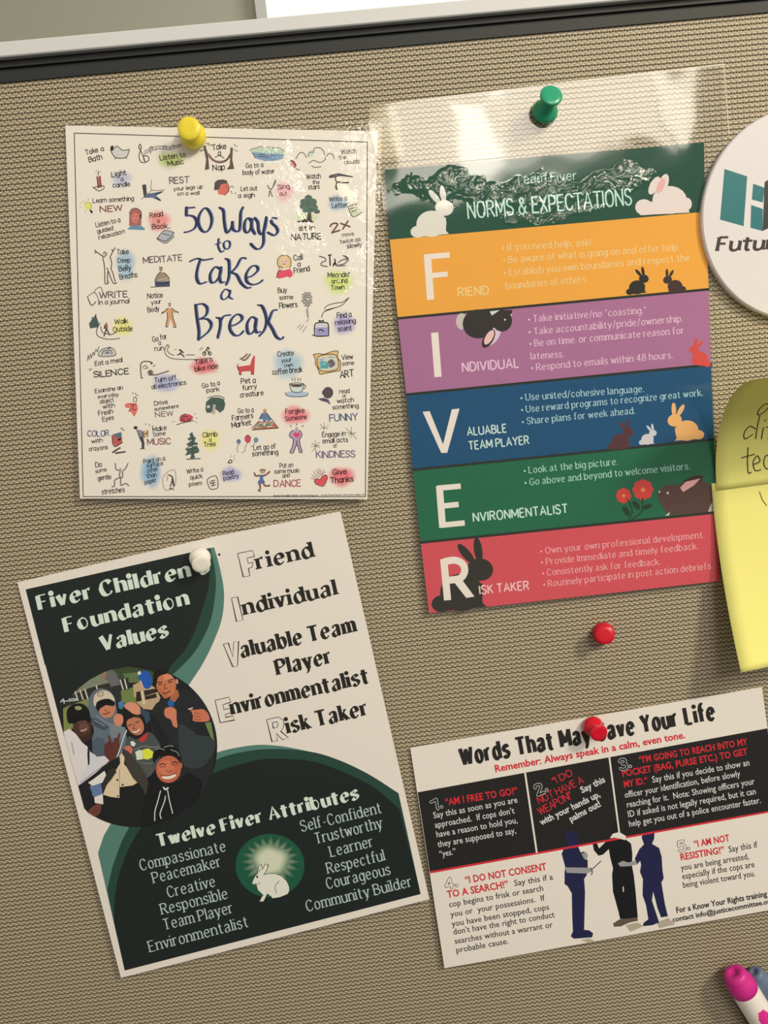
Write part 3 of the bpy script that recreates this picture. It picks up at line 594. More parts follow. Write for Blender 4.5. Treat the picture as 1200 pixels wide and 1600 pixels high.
# the little drawings: P = filled shape, L = pen line, E = ellipse; coordinates in the frame of each enlargement
def draw(pr, fr, rows):
    pr.frame(*fr); pr.jit = 0
    for ri, r in enumerate(rows):
        k, c = r[0], r[1] if len(r[1]) == 4 else alb(*([int(v*.86+w_*.14) for v, w_ in zip(r[1], (226, 212, 190))] if pr is d1 and k_ != r[1] else r[1]))
        if k == 'P': pr.poly(c, r[2], 1.5+.02*ri, smooth=len(r) > 3 and r[3])
        elif k == 'E': pr.ell(c, *r[2], lay=(2.2 if len(r) > 3 else 1.8)+.02*ri, n=18)
        elif k == 'Q': pr.poly(c, r[2], 2.3+.02*ri)
        elif k == 'L': pr.line(c, (r[3] if len(r) > 3 else 1.0)*1.15, r[2], 3)
k_ = (36, 30, 28)
draw(d1, FA, [('P', (206, 196, 184), '355,190 352,220 388,272 465,268 490,210 440,215 400,190'), ('L', k_, '352,190 352,220 388,270 465,268 490,212;350,215 380,195 400,185 440,215 490,208;385,272 382,282;465,268 470,278'), ('P', k_, '350,185 370,178 372,215 355,220'),
 ('L', k_, '560,200 568,170 580,195 562,255 575,300 605,306 635,290 630,262 600,256 600,290;560,190 590,250 610,306', 1.1), ('L', (150, 142, 134), '600,240 700,205 800,208 880,178;605,222 700,185 800,190 870,172', 1.6), ('L', k_, '645,215 645,192 662,190 662,212;690,215 692,196;715,195 722,200;745,205 745,185 765,185 765,205;790,205 800,195;808,175 825,190 830,172;648,240 650,222', .9),
 ('P', (172, 76, 72), '248,412 272,410 278,492 256,498'), ('L', k_, '246,410 256,500;272,408 280,495;257,400 256,380 264,372;215,490 235,505 265,520 300,500 290,480 240,490 225,495', 1), ('L', (150, 160, 130), '235,385 245,378;270,372 280,382;240,365 248,360', .8),
 ('P', (44, 42, 46), '585,475 615,470 622,545 640,560 600,572 592,520'), ('P', (70, 88, 120), '610,545 740,522 735,532 690,555 728,588 720,596 660,570 605,572'), ('L', GY, '658,440 658,512 755,512;658,515 580,582', .8), ('L', k_, '690,545 740,525;690,570 725,592', 1.3),
 ('E', (224, 226, 90), (180, 632, 26, 30)), ('L', (130, 120, 60), '155,620 175,605 200,615 205,645 190,660;150,600 145,590;180,590 182,578;130,610 120,605;125,640 118,642;165,670 160,680', .7), ('P', k_, '190,668 205,660 218,682 208,690'),
 ('P', (158, 84, 74), '488,782 490,690 508,656 545,650 576,668 582,700 580,780'), ('E', (212, 110, 92), (534, 722, 27, 40), 1), ('P', (84, 130, 150), '473,808 500,784 530,778 585,784 610,806 600,814'), ('L', k_, '520,710 528,709;542,710 550,709;527,742 545,742;488,690 508,656 545,650 576,672 582,700', .7), ('P', k_, '570,695 582,700 580,728 570,725'),
 ('P', (170, 168, 172), '698,875 755,816 826,832 824,862 762,912'), ('L', k_, '698,875 755,816 826,832;698,875 765,895 826,832;698,880 762,912 824,862;740,840 790,852', .9)])
draw(d1, (0, 0, 1), [('P', (78, 58, 50), '318,229 321,228 325,240 327,264 320,266 322,250'), ('P', (78, 58, 50), '360,230 364,231 363,250 366,264 354,265 359,258'), ('L', (140, 96, 86), '326,242 333,250 343,253 354,250 361,239', 3), ('L', k_, '326,240 335,252 346,254 356,248 362,238;336,246 343,243 350,247;317,229 322,228;313,236 320,234', 1), ('L', (130, 140, 110), '325,226 330,227;366,226 370,229;366,234 371,236;322,224 327,224', 1.4)])
draw(d1, (100, 190, 4.8), [('P', (62, 54, 50), '1125,515 1130,455 1155,436 1200,434 1225,445 1225,470 1180,470 1160,512'), ('P', (216, 96, 78), '1160,512 1178,470 1225,462 1238,500 1232,530 1205,552 1160,545 1150,520'), ('L', k_, '1228,462 1240,500 1230,508 1236,522 1205,552;1210,490 1220,488;1245,490 1262,484 1272,495;1252,520 1262,540;1285,530 1287,545', .8)])
draw(d1, FB, [('P', (110, 142, 166), '245,222 330,226 478,236 470,268 430,282 340,284 272,264'), ('P', (180, 200, 170), '230,208 290,188 400,190 480,214 478,236 330,226 245,222'), ('L', k_, '232,208 250,195 280,190 310,178 340,188 380,180 410,190 440,188 480,212;250,225 272,262;300,236 400,244;290,250 380,258', .7),
 ('L', GY, '565,268 580,240 600,222 625,232 640,258;652,252 662,222 690,220 700,192 740,190 765,215 770,240;660,300 690,280 740,295 780,270;775,265 800,232 830,238 840,268;680,318 700,330 745,325', 1.1), ('P', (196, 206, 190), '670,205 700,200 690,240 665,262 655,240'), ('P', (186, 56, 74), '526,288 542,280 566,316 546,332'), ('L', k_, '566,340 585,345 600,360;526,288 542,280 566,316 546,332 526,288', .9),
 ('P', (58, 56, 60), '798,400 812,385 870,372 978,395 972,402 885,392 850,402 812,408'), ('L', k_, '850,402 855,430 885,440 945,440;850,470 860,490 855,450 880,430', 1.6), ('L', GY, '360,460 385,490 420,430;375,500 370,540;380,500 395,540;415,420 400,470', 1.4),
 ('P', (70, 56, 50), '655,640 672,640 680,715 690,724 580,726 600,705 640,712'), ('L', k_, '578,720 690,722;620,712 650,700 660,710', 1.6)]+[('E', (66+10*(i % 2), 96, 80), q) for i, q in enumerate([(655, 555, 28, 26), (622, 580, 26, 24), (690, 580, 26, 26), (650, 600, 34, 28), (612, 610, 20, 20), (700, 620, 24, 22), (665, 635, 32, 22), (715, 648, 24, 16), (632, 640, 20, 16)])]+[
 ('L', (40, 60, 52), '635,545 655,530 680,545;600,580 615,565;640,600 665,590;690,600 715,605;650,640 690,630;700,650 735,655;640,570 650,580', .9), ('P', (206, 202, 168), '940,612 1000,592 1042,655 975,686'), ('L', k_, '940,612 1000,592;940,612 975,686 1042,655;955,630 985,620;965,650 1000,640;985,560 980,548;1005,565 1012,550', .9), ('L', (214, 200, 190), '', .1) if 0 else ('L', k_, '980,600 1005,592', .7)])
draw(d1, FC, [('L', k_, '238,60 262,78 302,105;232,52 240,66 232,72;345,108 362,70 384,34;366,60 360,46;290,108 300,150 306,210 308,300 332,300 330,288;346,105 358,150 352,185;322,185 335,215 368,298 396,296;352,188 368,230 385,290;328,215 326,290', 1.2), ('E', (196, 172, 156), (306, 84, 12, 15)), ('L', k_, '296,80 300,68 314,68 320,84 308,100', .9),
 ('P', (146, 124, 98), '700,236 722,214 750,222 772,240 792,272 740,290 682,284 690,260'), ('E', (150, 116, 88), (727, 194, 13, 17), 1), ('P', (52, 56, 84), '680,284 740,290 794,278 794,326 684,330'), ('L', k_, '682,284 690,258 704,234 724,214;750,220 776,244 792,272;715,180 738,182;686,305 790,300;650,330 684,328', .9), ('L', (180, 164, 140), '706,280 740,270 776,262', 2),
 ('L', GY, '175,402 205,466 240,438;175,402 230,370 262,430;225,372 240,345 275,330 290,372', 1), ('L', k_, '178,408 206,466 238,440', 1.2),
 ('P', (46, 70, 64), '195,640 188,600 205,580 212,550 222,560 240,525 246,560 262,600 258,630'), ('L', (40, 60, 56), '190,612 225,630;205,580 235,600;232,545 250,575', 1), ('P', (168, 76, 66), '308,608 318,590 328,610 330,640 305,642'), ('L', k_, '318,640 300,696;318,640 342,688;308,615 302,638', 1.6), ('L', k_, '270,600 245,650 252,692 300,716 360,720 418,714;275,625 288,668 330,682;340,688 370,680 392,668', 1),
 ('P', (212, 148, 96), '778,488 806,486 842,520 836,526 812,512 816,560 838,622 818,626 798,566 784,624 766,622 776,560 774,512 744,528 738,520'), ('E', (170, 130, 104), (792, 464, 10, 16), 1), ('L', k_, '778,488 738,526;806,488 856,522;772,520 776,560 764,624 780,624;812,512 818,562 840,628 818,626;784,452 800,452;740,514 732,528;846,512 858,518', 1),
 ('L', k_, '768,762 790,770 775,800 790,826 825,842;775,765 756,800 768,840 830,868 1000,872 1100,860;918,838 978,838', .9), ('L', k_, '865,802 880,808 872,828 852,838;880,808 895,820;874,828 888,838 900,852', 1.6), ('E', k_, (872, 800, 6, 7)), ('L', k_, '1040,828 1052,814 1064,828 1054,842 1040,828;1082,826 1094,814 1104,826 1094,840 1082,826;1054,826 1070,800 1090,826;1066,800 1082,782 1090,800', 1.2), ('E', k_, (1080, 784, 8, 8)), ('L', GY, '1015,800 1040,795;1020,790 1042,782;825,800 845,795', .7),
 ('L', GY, '176,882 182,840 190,870 200,830 206,858 220,815 226,840 240,795 250,815 262,775', 1), ('P', (190, 184, 176), '262,846 286,796 362,788 384,842'), ('L', k_, '262,846 286,796 362,788 384,842 262,846;285,835 300,808 350,805 360,832', .9), ('P', (100, 110, 110), '305,830 312,815 340,812 342,828'), ('L', k_, '330,790 345,780', 1.6),
 ('L', k_, '580,1010 578,900 640,888 660,905;580,1010 590,1012;660,988 700,985 785,958', 1.3), ('P', (130, 112, 104), '625,960 650,948 672,965 668,990 640,996 628,980'), ('L', k_, '590,935 600,920 615,920 628,935 600,940;650,950 655,985;640,955 645,990;650,910 665,895;668,925 685,915;660,905 655,890', .9)])
draw(d1, FD, [('P', (224, 96, 84), '454,262 462,242 490,238 545,242 556,280 540,322 524,342 508,312 486,300 500,276 470,276'), ('L', k_, '500,245 520,255 540,245;500,276 486,300;520,250 516,285 540,290;524,232 522,205 534,192 545,210 538,235;520,170 515,160;535,165 540,175;545,180 555,185', .9),
 ('P', (190, 58, 72), '865,355 878,330 910,320 945,325 968,340 966,360 930,382 880,382 866,372'), ('L', k_, '872,350 882,332 912,320;878,375 890,360 905,375;925,375 938,358 950,370;845,402 900,385 970,372;890,345 925,338', 1), ('L', (150, 150, 96), '975,325 990,318;985,350 1002,355;980,372 998,388;810,385 835,375', .8)])
draw(d1, (0, 0, 1), [('P', (46, 72, 62), '321,640 322,628 330,621 342,621 350,624 352,632 350,640 344,645 338,640 334,638 330,645 323,645'), ('P', (178, 160, 140), '333,632 337,632 336,647 331,647'), ('P', (196, 200, 180), '323,634 328,633 328,637 324,638'), ('L', (36, 56, 48), '324,622 334,619 344,619 351,623;328,630 336,626;342,632 350,630', 1)])
draw(d1, FD, [('P', (186, 70, 62), '360,482 372,470 432,460 438,535 385,566 366,545'), ('P', (56, 96, 116), '372,472 428,456 430,490 392,500'), ('L', k_, '360,482 366,545 385,566 438,535;425,430 440,425;435,440 452,442;362,608 420,570;366,612 424,576;385,612 460,602;386,618 462,606', 1), ('P', k_, '400,510 425,495 428,515 405,525'),
 ('E', k_, (537, 424, 15, 12)), ('P', (120, 120, 126), '545,440 575,440 595,460 606,490 580,500 560,492'), ('P', (206, 162, 110), '592,448 630,442 628,488 602,500'), ('P', (44, 44, 48), '562,495 592,488 604,540 602,578 612,584 566,586 582,575 582,540'), ('L', k_, '545,440 565,490;590,450 602,500;628,444 628,490;600,470 630,465;612,402 618,392;640,398 642,408;660,410 670,412', .9),
 ('P', (52, 78, 66), '940,470 965,466 975,490 990,500 980,530 1005,540 1000,565 1015,590 1010,610 975,620 985,650 945,655 955,620 910,632 925,600 908,585 935,560 915,548 945,530 925,505 948,495'), ('L', (38, 56, 48), '948,470 962,460;935,510 975,500;925,550 990,540;918,590 1000,580;912,628 1005,605;960,480 968,655;920,660 1022,655', 1.3), ('L', (222, 206, 184), '930,525 955,518;965,560 1000,555;930,575 960,568', 1.2),
 ('L', (96, 88, 82), '385,692 390,735 415,745;480,692 462,728 440,748;425,748 415,775 425,800 440,790 438,755;418,800 382,815 378,860 360,866;425,805 428,856 460,842 486,858', 1.6), ('E', (150, 134, 120), (422, 734, 8, 9)),
 ('L', (150, 120, 116), '745,790 828,740 832,858 758,890 745,790', .9), ('L', (206, 80, 80), '765,790 778,800 768,822', 1), ('P', (48, 46, 48), '780,778 800,776 818,792 832,862 818,865 812,835 800,868 792,866 806,822 808,795'), ('L', k_, '778,776 795,782;790,882 800,876 805,888;815,880 822,890', 1.2),
 ('L', k_, '1075,812 1140,786 1156,862 1138,882 1105,886 1088,868 1075,812;1090,830 1110,850;1115,820 1122,860;1100,825 1132,816;1102,842 1136,832;1106,862 1138,850', 1)])
draw(d1, FE, [('L', k_, '75,662 90,640 105,650 95,662 80,660', 1.2), ('L', (150, 146, 90), '95,620 100,605;115,615 130,605;115,630 130,635', .8), ('P', (170, 182, 196), '485,158 520,145 610,145 652,155 640,178 560,184 500,178'), ('P', (206, 212, 214), '518,92 622,92 612,138 590,152 545,150 525,130'), ('E', (84, 58, 50), (570, 104, 42, 11), 1), ('L', k_, '518,92 530,134 548,150 590,152 612,136 622,92;518,92 570,84 622,92 570,98 518,92;622,100 636,104 630,122 614,126;488,155 500,175 560,185 640,178 652,158;540,70 536,50;560,70 556,48;580,70 578,48;598,68 596,50', .9),
 ('E', (62, 50, 54), (796, 155, 38, 42)), ('P', (60, 58, 84), '722,198 770,192 800,205 812,234 780,222 748,214'), ('P', (226, 206, 190), '772,178 798,182 792,196 778,194'), ('L', k_, '760,140 756,160 765,165;800,235 812,232', 1),
 ('P', (176, 96, 70), '248,426 298,362 388,362 438,404 436,414'), ('P', (196, 190, 160), '270,408 305,372 380,370 415,402'), ('P', (80, 108, 140), '298,345 322,304 352,300 388,348 366,366 350,345 350,366 328,366 326,348'), ('E', (176, 120, 90), (340, 292, 12, 14), 1), ('P', (196, 168, 96), '318,280 340,268 360,282'), ('L', k_, '248,424 438,408;248,412 298,360;300,345 322,304;352,300 395,355 430,400;300,385 330,380;345,395 385,385;310,400 330,398;360,378 380,376', 1), ('L', (80, 120, 80), '290,398 320,392;350,382 372,390', 2), ('L', (190, 70, 60), '330,402 350,400;390,392 408,396', 2),
 ('E', (92, 108, 130), (152, 509, 15, 17)), ('E', (196, 52, 76), (218, 489, 23, 29)), ('E', (94, 128, 140), (277, 496, 17, 20)), ('L', GY, '152,528 140,555 148,585;214,520 200,550 195,575 175,588;270,516 258,535 240,545', .8), ('L', k_, '138,505 150,492 166,505;196,485 215,460 240,480', .8),
 ('P', (176, 142, 170), '545,425 590,425 608,460 600,485 592,490 598,545 610,582 592,586 572,530 548,584 524,586 540,540 542,490 520,470 525,445'), ('E', (176, 142, 150), (570, 414, 10, 13), 1), ('P', (206, 44, 74), '570,482 548,462 552,444 564,442 571,450 582,442 594,448 592,464'), ('L', k_, '545,425 522,445 520,472 545,490 540,540 522,584 546,588 572,530 592,586 610,580 596,535 592,490 608,468 604,440 588,425;572,500 572,530;530,400 525,390;570,388 570,378;608,400 618,392', 1),
 ('L', (120, 130, 90), '740,380 768,408 800,388;768,408 762,440;768,372 768,408;738,412 768,408 795,415;705,495 705,575;680,520 740,555;735,510 680,580;672,545 735,535;965,400 962,480;925,410 1005,490;940,460 1000,440;922,440 990,455', .8), ('E', (70, 80, 60), (768, 408, 6, 6)), ('E', (70, 80, 60), (706, 535, 7, 7)), ('E', (50, 60, 60), (962, 444, 7, 7)),
 ('P', (66, 90, 144), '300,748 330,746 328,775 342,800 300,822 288,800 304,775'), ('E', (180, 140, 90), (325, 724, 20, 14)), ('L', (112, 70, 56), '300,752 275,755 265,735;330,755 352,745 375,725;330,800 340,825 372,826;300,815 308,835 300,862', 2.4), ('L', k_, '305,715 322,708 345,714;368,826 374,820;292,858 310,866', 1.2),
 ('P', (216, 60, 66), '762,830 712,815 698,795 704,780 722,774 738,782 756,755 780,748 792,762 786,790'), ('L', k_, '762,830 712,815 698,795 704,780 722,774 738,782 756,755 780,748 792,762 786,790 762,830', .8), ('L', (140, 84, 84), '735,765 745,710;725,765 715,705;715,765 692,720;745,750 768,712;705,770 680,745;700,780 672,768;752,745 778,725;730,740 732,700', .8)])
draw(d1, FF, [('P', (222, 186, 120), '435,165 430,120 455,92 495,88 525,110 530,150 520,178 440,182'), ('E', (232, 190, 160), (478, 135, 27, 34), 1), ('P', (222, 186, 120), '450,118 470,95 505,98 510,122 480,112'), ('P', (222, 60, 84), '425,246 432,210 450,190 480,196 520,184 540,206 542,234 520,250 505,240 470,250 445,256'), ('L', k_, '435,165 432,120 455,92 495,88 525,110 530,150 520,178;466,130 470,134;490,130 494,134;472,152 488,150;440,182 448,168 470,178;425,248 434,208 450,190', .9),
 ('L', GY, '735,95 770,105 780,125 750,140 750,160 790,168;870,140 900,120 935,115 920,100;865,160 905,150 940,125 935,100 905,90;870,165 920,160', 1.6), ('L', k_, '808,85 812,160;835,165 845,140 858,165;845,115 850,140;835,150 862,150;800,88 818,84', 1.8),
 ('L', (120, 116, 110), '648,470 655,530;640,475 650,540;575,610 600,585;590,625 620,590;610,645 640,600;640,570 660,545', 1), ('L', k_, '750,535 760,505 790,480 860,462 905,440 948,392;770,475 790,450 850,432 900,425 948,392;775,490 880,455', 1),
 ('P', (150, 140, 180), '702,608 796,604 798,655 780,668 712,668'), ('P', (206, 200, 206), '702,585 735,572 770,572 796,584 796,606 702,610'), ('L', k_, '702,585 700,650 712,670 790,668 800,655 797,582 768,572 736,572 702,585;738,570 732,558 748,562 760,556 765,570;730,630 745,622 765,635;685,665 700,662', 1.5),
 ('P', (196, 52, 58), '140,882 152,890 235,878 246,840 262,806 270,818 264,930 262,944 242,942 236,922 176,926 170,946 154,944 150,915'), ('L', (112, 78, 64), '165,835 190,822 212,800;180,842 205,838 235,800', 2.2), ('L', k_, '140,882 150,915;242,944 262,946;154,946 172,948;150,880 146,872', 1),
 ('P', (222, 178, 106), '690,802 730,794 770,800 820,782 868,778 866,820 888,860 884,918 830,925 780,940 738,944 712,900 706,840'), ('Q', (206, 200, 180), '724,820 850,806 866,905 745,920'), ('L', k_, '690,802 706,840 704,870 725,905 738,944 780,938 830,928 884,918;690,802 730,796 770,800 820,782 868,778 864,820 888,860 884,918;724,820 850,806 866,905 745,920 724,820', .9)])
draw(d1, FF, [('L', (84, 160, 160), '742,865 770,860 790,870;750,880 775,885 800,880;745,895 790,895', 3.6), ('L', (96, 84, 86), '805,860 820,850 835,870 815,885', 5), ('L', (120, 140, 150), '735,840 770,832;800,822 840,824;740,850 760,848', 1.2)]+[('L', (104, 100, 94), '%d,%d %d,%d %d,%d' % (x, y, x+6, y-7, x+11, y+3), 1.1) for x, y in [(640+42*cos(a*2.4)*sqrt(a/42), 408+62*sin(a*2.4)*sqrt(a/42)) for a in range(1, 34)]])
d1.done('drawing', INKL, p1)

# ---- 2: the laminated five-band poster
S2 = Sheet((601, 265, .0014), (1100, 222, .0012), (671, 958, .0032))
p2 = thing('laminated_poster', 'laminated poster with green, orange, purple, blue, green and red bands of text and rabbits', 'poster', W(855, 180, .001))
TLs, TRs = (601, 265), (1100, 222.5)
LX = [(601, 265), (609, 374.5), (621.5, 497.5), (635, 616.5), (645.2, 734.2), (657.3, 847.8), (670.5, 958)]
RX = [(1100, 222.5), (1102, 331), (1107.3, 452), (1111, 569.8), (1116, 686.8), (1118.5, 800.7), (1124, 908)]
slab('paper_sheet', S2, [LX[0], RX[0]]+RX[1:]+LX[:0:-1], .0003, PAPER, p2)
bands = [((30, 74, 56), 'dark green band'), ((232, 160, 62), 'orange band'), ((166, 106, 136), 'purple band'), ((6, 74, 106), 'blue band'), ((20, 98, 66), 'green band'), ((206, 76, 82), 'red band')]
for i, (c, lb) in enumerate(bands):
    bp_ = Print(S2.pt); bp_.poly(alb(*c), [LX[i], RX[i], RX[i+1], LX[i+1]], 1); bp_.done('printed_band', INKL, p2, lb)
x2 = Print(S2.pt); g2 = Print(S2.pt)
for i in range(2, 6): g2.line(alb(34, 42, 36), 4.0, [LX[i], RX[i]], 1.6, smooth=False)
FH, FI, FJ, FK, FL, FM = (600, 340, 4.286), (860, 340, 4.286), (620, 600, 4.286), (860, 600, 4.286), (580, 90, 4), (860, 90, 4)
def XT(txt, fa, a, fb, b, h, c, st, **k):
    A = (fa[0]+a[0]/fa[2], fa[1]+a[1]/fa[2]); B_ = (fb[0]+b[0]/fb[2], fb[1]+b[1]/fb[2]); return (txt, A[0], A[1], B_[0], B_[1], h, alb(*c), st), k
def put(pr, q): pr.frame(); pr.text(*q[0], **q[1])
MINT = (178, 208, 184)
for q in [XT('Team Fiver', FL, (905, 790), FM, (165, 762), 13.5, MINT, 'round', wt=.95), XT('NORMS & EXPECTATIONS', FL, (608, 1004), FM, (508, 918), 24.5, (186, 214, 192), 'round', wt=1.05),
 XT('RIEND', FH, (498, 528), FH, (702, 512), 13, (250, 200, 130), 'bold'), XT('NDIVIDUAL', FH, (528, 1032), FH, (903, 1002), 14, (226, 186, 206), 'bold'),
 XT('ALUABLE', FJ, (475, 345), FJ, (735, 322), 12.5, (196, 214, 214), 'bold'), XT('TEAM PLAYER', FJ, (485, 440), FJ, (885, 400), 12.5, (196, 214, 214), 'bold'), XT('NVIRONMENTALIST', FJ, (515, 922), FJ, (1145, 862), 13.5, (196, 218, 196), 'bold'), XT('ISK TAKER', FJ, (558, 1408), FJ, (885, 1375), 13, (238, 190, 180), 'bold')]: put(x2, q)
OC, PC, BC, GC, RC = (248, 200, 138), (228, 188, 208), (170, 200, 206), (170, 206, 182), (240, 168, 162)
for q in [XT('• If you need help, ask!', FH, (796, 222), FI, (270, 185), 10, OC, 'slab'), XT('• Be aware of what is going on and offer help.', FH, (803, 305), FI, (862, 216), 10, OC, 'slab'), XT('• Establish you own boundaries and respect the', FH, (808, 390), FI, (930, 288), 10, OC, 'slab'), XT('boundaries of others.', FH, (818, 478), FI, (248, 432), 10, OC, 'slab'),
 XT('• Take initiative/no “coasting.”', FH, (968, 700), FI, (640, 640), 10, PC, 'slab'), XT('• Take accountability/pride/ownership.', FH, (972, 785), FI, (885, 696), 10, PC, 'slab'), XT('• Be on time. or communicate reason for', FH, (978, 864), FI, (893, 775), 10, PC, 'slab'), XT('lateness.', FH, (985, 948), FI, (88, 934), 10, PC, 'slab'), XT('• Respond to emails within 48 hours.', FH, (990, 1025), FI, (818, 940), 10, PC, 'slab'),
 XT('• Use united/cohesive language.', FJ, (832, 112), FK, (625, 52), 10, BC, 'slab'), XT('• Use reward programs to recognize great work.', FJ, (837, 192), FK, (1020, 78), 10, BC, 'slab'), XT('• Share plans for week ahead.', FJ, (842, 272), FK, (565, 198), 10, BC, 'slab'),
 XT('• Look at the big picture.', FJ, (855, 600), FK, (448, 540), 10, GC, 'slab'), XT('• Go above and beyond to welcome visitors.', FJ, (860, 680), FK, (932, 570), 10, GC, 'slab'),
 XT('• Own your own professional development.', FJ, (965, 1138), FK, (1030, 1028), 9.5, RC, 'slab'), XT('• Provide Immediate and timely feedback.', FJ, (970, 1212), FK, (988, 1104), 9.5, RC, 'slab'), XT('• Consistently ask for feedback.', FJ, (978, 1285), FK, (735, 1208), 9.5, RC, 'slab'), XT('• Routinely participate in post action debriefs.', FJ, (985, 1360), FK, (1085, 1236), 9.5, RC, 'slab')]: put(x2, q)
x2.done('lettering', INKL, p2)
b2 = Print(S2.pt); CR = alb(232, 216, 198)
def rect_stroke(fr, a, b, wd):
    b2.frame(*fr); dx, dy = b[0]-a[0], b[1]-a[1]; L = hypot(dx, dy); nx, ny = -dy/L*wd/2, dx/L*wd/2
    b2.poly(CR, [(a[0]+nx, a[1]+ny), (b[0]+nx, b[1]+ny), (b[0]-nx, b[1]-ny), (a[0]-nx, a[1]-ny)], 3.2)
rect_stroke(FH, (290, 245), (312, 550), 48); rect_stroke(FH, (292, 262), (439, 250), 36); rect_stroke(FH, (320, 388), (426, 378), 34)
rect_stroke(FH, (339, 770), (362, 1067), 48)
b2.frame(*FJ); b2.poly(CR, '173,186 220,182 310,405 368,170 420,164 338,460 298,462', 3.2)
rect_stroke(FJ, (285, 684), (307, 962), 46); rect_stroke(FJ, (270, 698), (428, 684), 36); rect_stroke(FJ, (300, 818), (414, 806), 36); rect_stroke(FJ, (300, 946), (455, 930), 36)
rect_stroke(FJ, (314, 1172), (340, 1448), 48); b2.line(CR, 11, '318,1190 390,1180 440,1205 455,1250 430,1298 370,1312 335,1316', 3.2); b2.frame(*FJ); b2.poly(CR, '370,1310 425,1295 520,1424 465,1432', 3.3)
b2.done('initial_letter', INKL, p2)
def rabbit(pr, fr, cx, base, s, flip, col, rot=0.0, lay=2.4, ears=True):
    pr.frame(*fr); ca, sa = cos(rot), sin(rot)
    def M(x, y): x = -x if flip else x; return (cx+(x*ca-y*sa)*s, base-(-x*-sa*-1*0+y*ca+x*sa*1.0)*s) if 0 else (cx+(x*ca+y*sa)*s, base+(x*sa-y*ca)*s)
    def e(x, y, rx, ry, a=0): pr.poly(col, [M(x+rx*cos(q)*cos(a)-ry*sin(q)*sin(a), y+rx*cos(q)*sin(a)+ry*sin(q)*cos(a)) for q in [2*pi*i/20 for i in range(20)]], lay)
    e(-.08, .36, .46, .40); pr.poly(col, [M(*q) for q in ((-.5, .0), (.42, .0), (.34, .1), (.38, .5), (0, .6), (-.5, .2))], lay); e(.36, .80, .28, .24, -.2); e(-.52, .16, .22, .18)
    e(.10, 1.16, .09, .27, .75 if False else .6); e(.36, 1.22, .09, .27, .05)
rabbit(g2, FL, 400, 1110, 205, False, alb(222, 212, 190), -.10)
rabbit(g2, FI, 595, 508, 118, False, alb(40, 40, 34), -.12); rabbit(g2, FI, 830, 500, 108, True, alb(62, 46, 40), -.08)
rabbit(g2, FK, 485, 432, 130, False, alb(84, 46, 50), -.10); rabbit(g2, FK, 660, 402, 90, False, alb(206, 196, 190), -.08); rabbit(g2, FK, 905, 375, 172, True, alb(244, 172, 102), -.08)
rabbit(g2, FJ, 470, 1505, 315, False, alb(44, 42, 38), -.10); rabbit(g2, FI, 985, 985, 118, True, alb(206, 74, 62), .2)
WR = alb(226, 206, 190)
draw(g2, FM, [('E', WR, (585, 935, 55, 50)), ('E', WR, (745, 890, 108, 88)), ('P', WR, '560,985 870,968 845,900 600,900'), ('E', WR, (852, 915, 32, 40)), ('E', WR, (650, 800, 28, 62, 28)), ('E', WR, (705, 790, 30, 66, 20)), ('E', (226, 170, 160), (690, 802, 22, 52, 24), 1)])
DK = (46, 42, 40)
draw(g2, FH, [('E', (196, 184, 168), (520, 695, 38, 55)), ('E', (214, 190, 206), (735, 790, 35, 75, 32)), ('E', DK, (630, 712, 104, 98)), ('E', DK, (790, 690, 68, 74)), ('P', DK, '600,625 860,618 850,680 700,770 620,770'), ('Q', (206, 206, 190), '708,628 775,620 722,656'), ('E', (60, 36, 40), (700, 810, 34, 70, 30), 1), ('E', (228, 186, 170), (704, 802, 24, 54, 30), 1), ('E', (230, 220, 210), (810, 684, 6, 6), 1), ('Q', (206, 176, 180), '845,650 860,640 856,664')])
GD = (24, 52, 38); RD = (214, 66, 58)
draw(g2, FK, [('L', GD, '515,770 545,830 545,870 525,905;618,765 615,840 590,875 545,905', 1.8), ('E', GD, (508, 852, 20, 36, -35)), ('E', GD, (575, 812, 18, 36, -40)), ('E', GD, (648, 822, 34, 16, -20))]+[('E', RD, (x+r_*.62*cos(a*pi/4), y+r_*.62*sin(a*pi/4), r_*.42, r_*.42)) for x, y, r_ in ((490, 748, 50), (620, 708, 68)) for a in range(8)]+[('E', RD, (490, 748, 30, 30)), ('E', RD, (620, 708, 42, 42)), ('E', (244, 140, 76), (490, 748, 11, 11), 1), ('E', (244, 140, 76), (620, 708, 15, 15), 1)])
BW = (84, 58, 50)
draw(g2, FK, [('P', (196, 184, 166), '1050,855 1080,790 1105,800 1102,852'), ('E', BW, (800, 745, 82, 72)), ('P', BW, '730,790 790,880 1055,858 1085,780 1090,720 1060,665 1000,640 900,665 800,680'), ('E', BW, (985, 755, 104, 108)), ('P', (60, 36, 34), '862,690 900,640 960,615 1025,612 1010,650 960,700 885,730'), ('Q', (226, 160, 150), '868,694 905,655 1005,632 960,680 888,724'), ('E', (206, 196, 190), (786, 730, 8, 8), 1), ('E', (206, 176, 170), (730, 722, 6, 8), 1), ('Q', (206, 200, 186), '768,882 800,858 795,880')])
g2.done('drawing', INKL, p2)
F2 = film('laminate_film_wavy', [(690, 292, 62, 20), (760, 306, 50, 24), (830, 304, 60, 22), (900, 300, 60, 20), (965, 284, 50, 16), (850, 334, 90, 10)], .003, .0009, .06)
sheet_film('laminate_film', S2, [(577, 167), (632, 158), (1131, 99), (1139, 210), (1137, 440), (1134, 600), (1131, 912), (1100, 918), (668, 966), (645, 780), (610, 420), (590, 250), (577, 198)], .0011, F2, p2)
SEAM = mat('clear_film_edge', alb(238, 232, 214), .3); SEAM.node_tree.nodes['Principled BSDF'].inputs['Alpha'].default_value = .55
sm = Print(S2.pt); SW = alb(240, 234, 216)
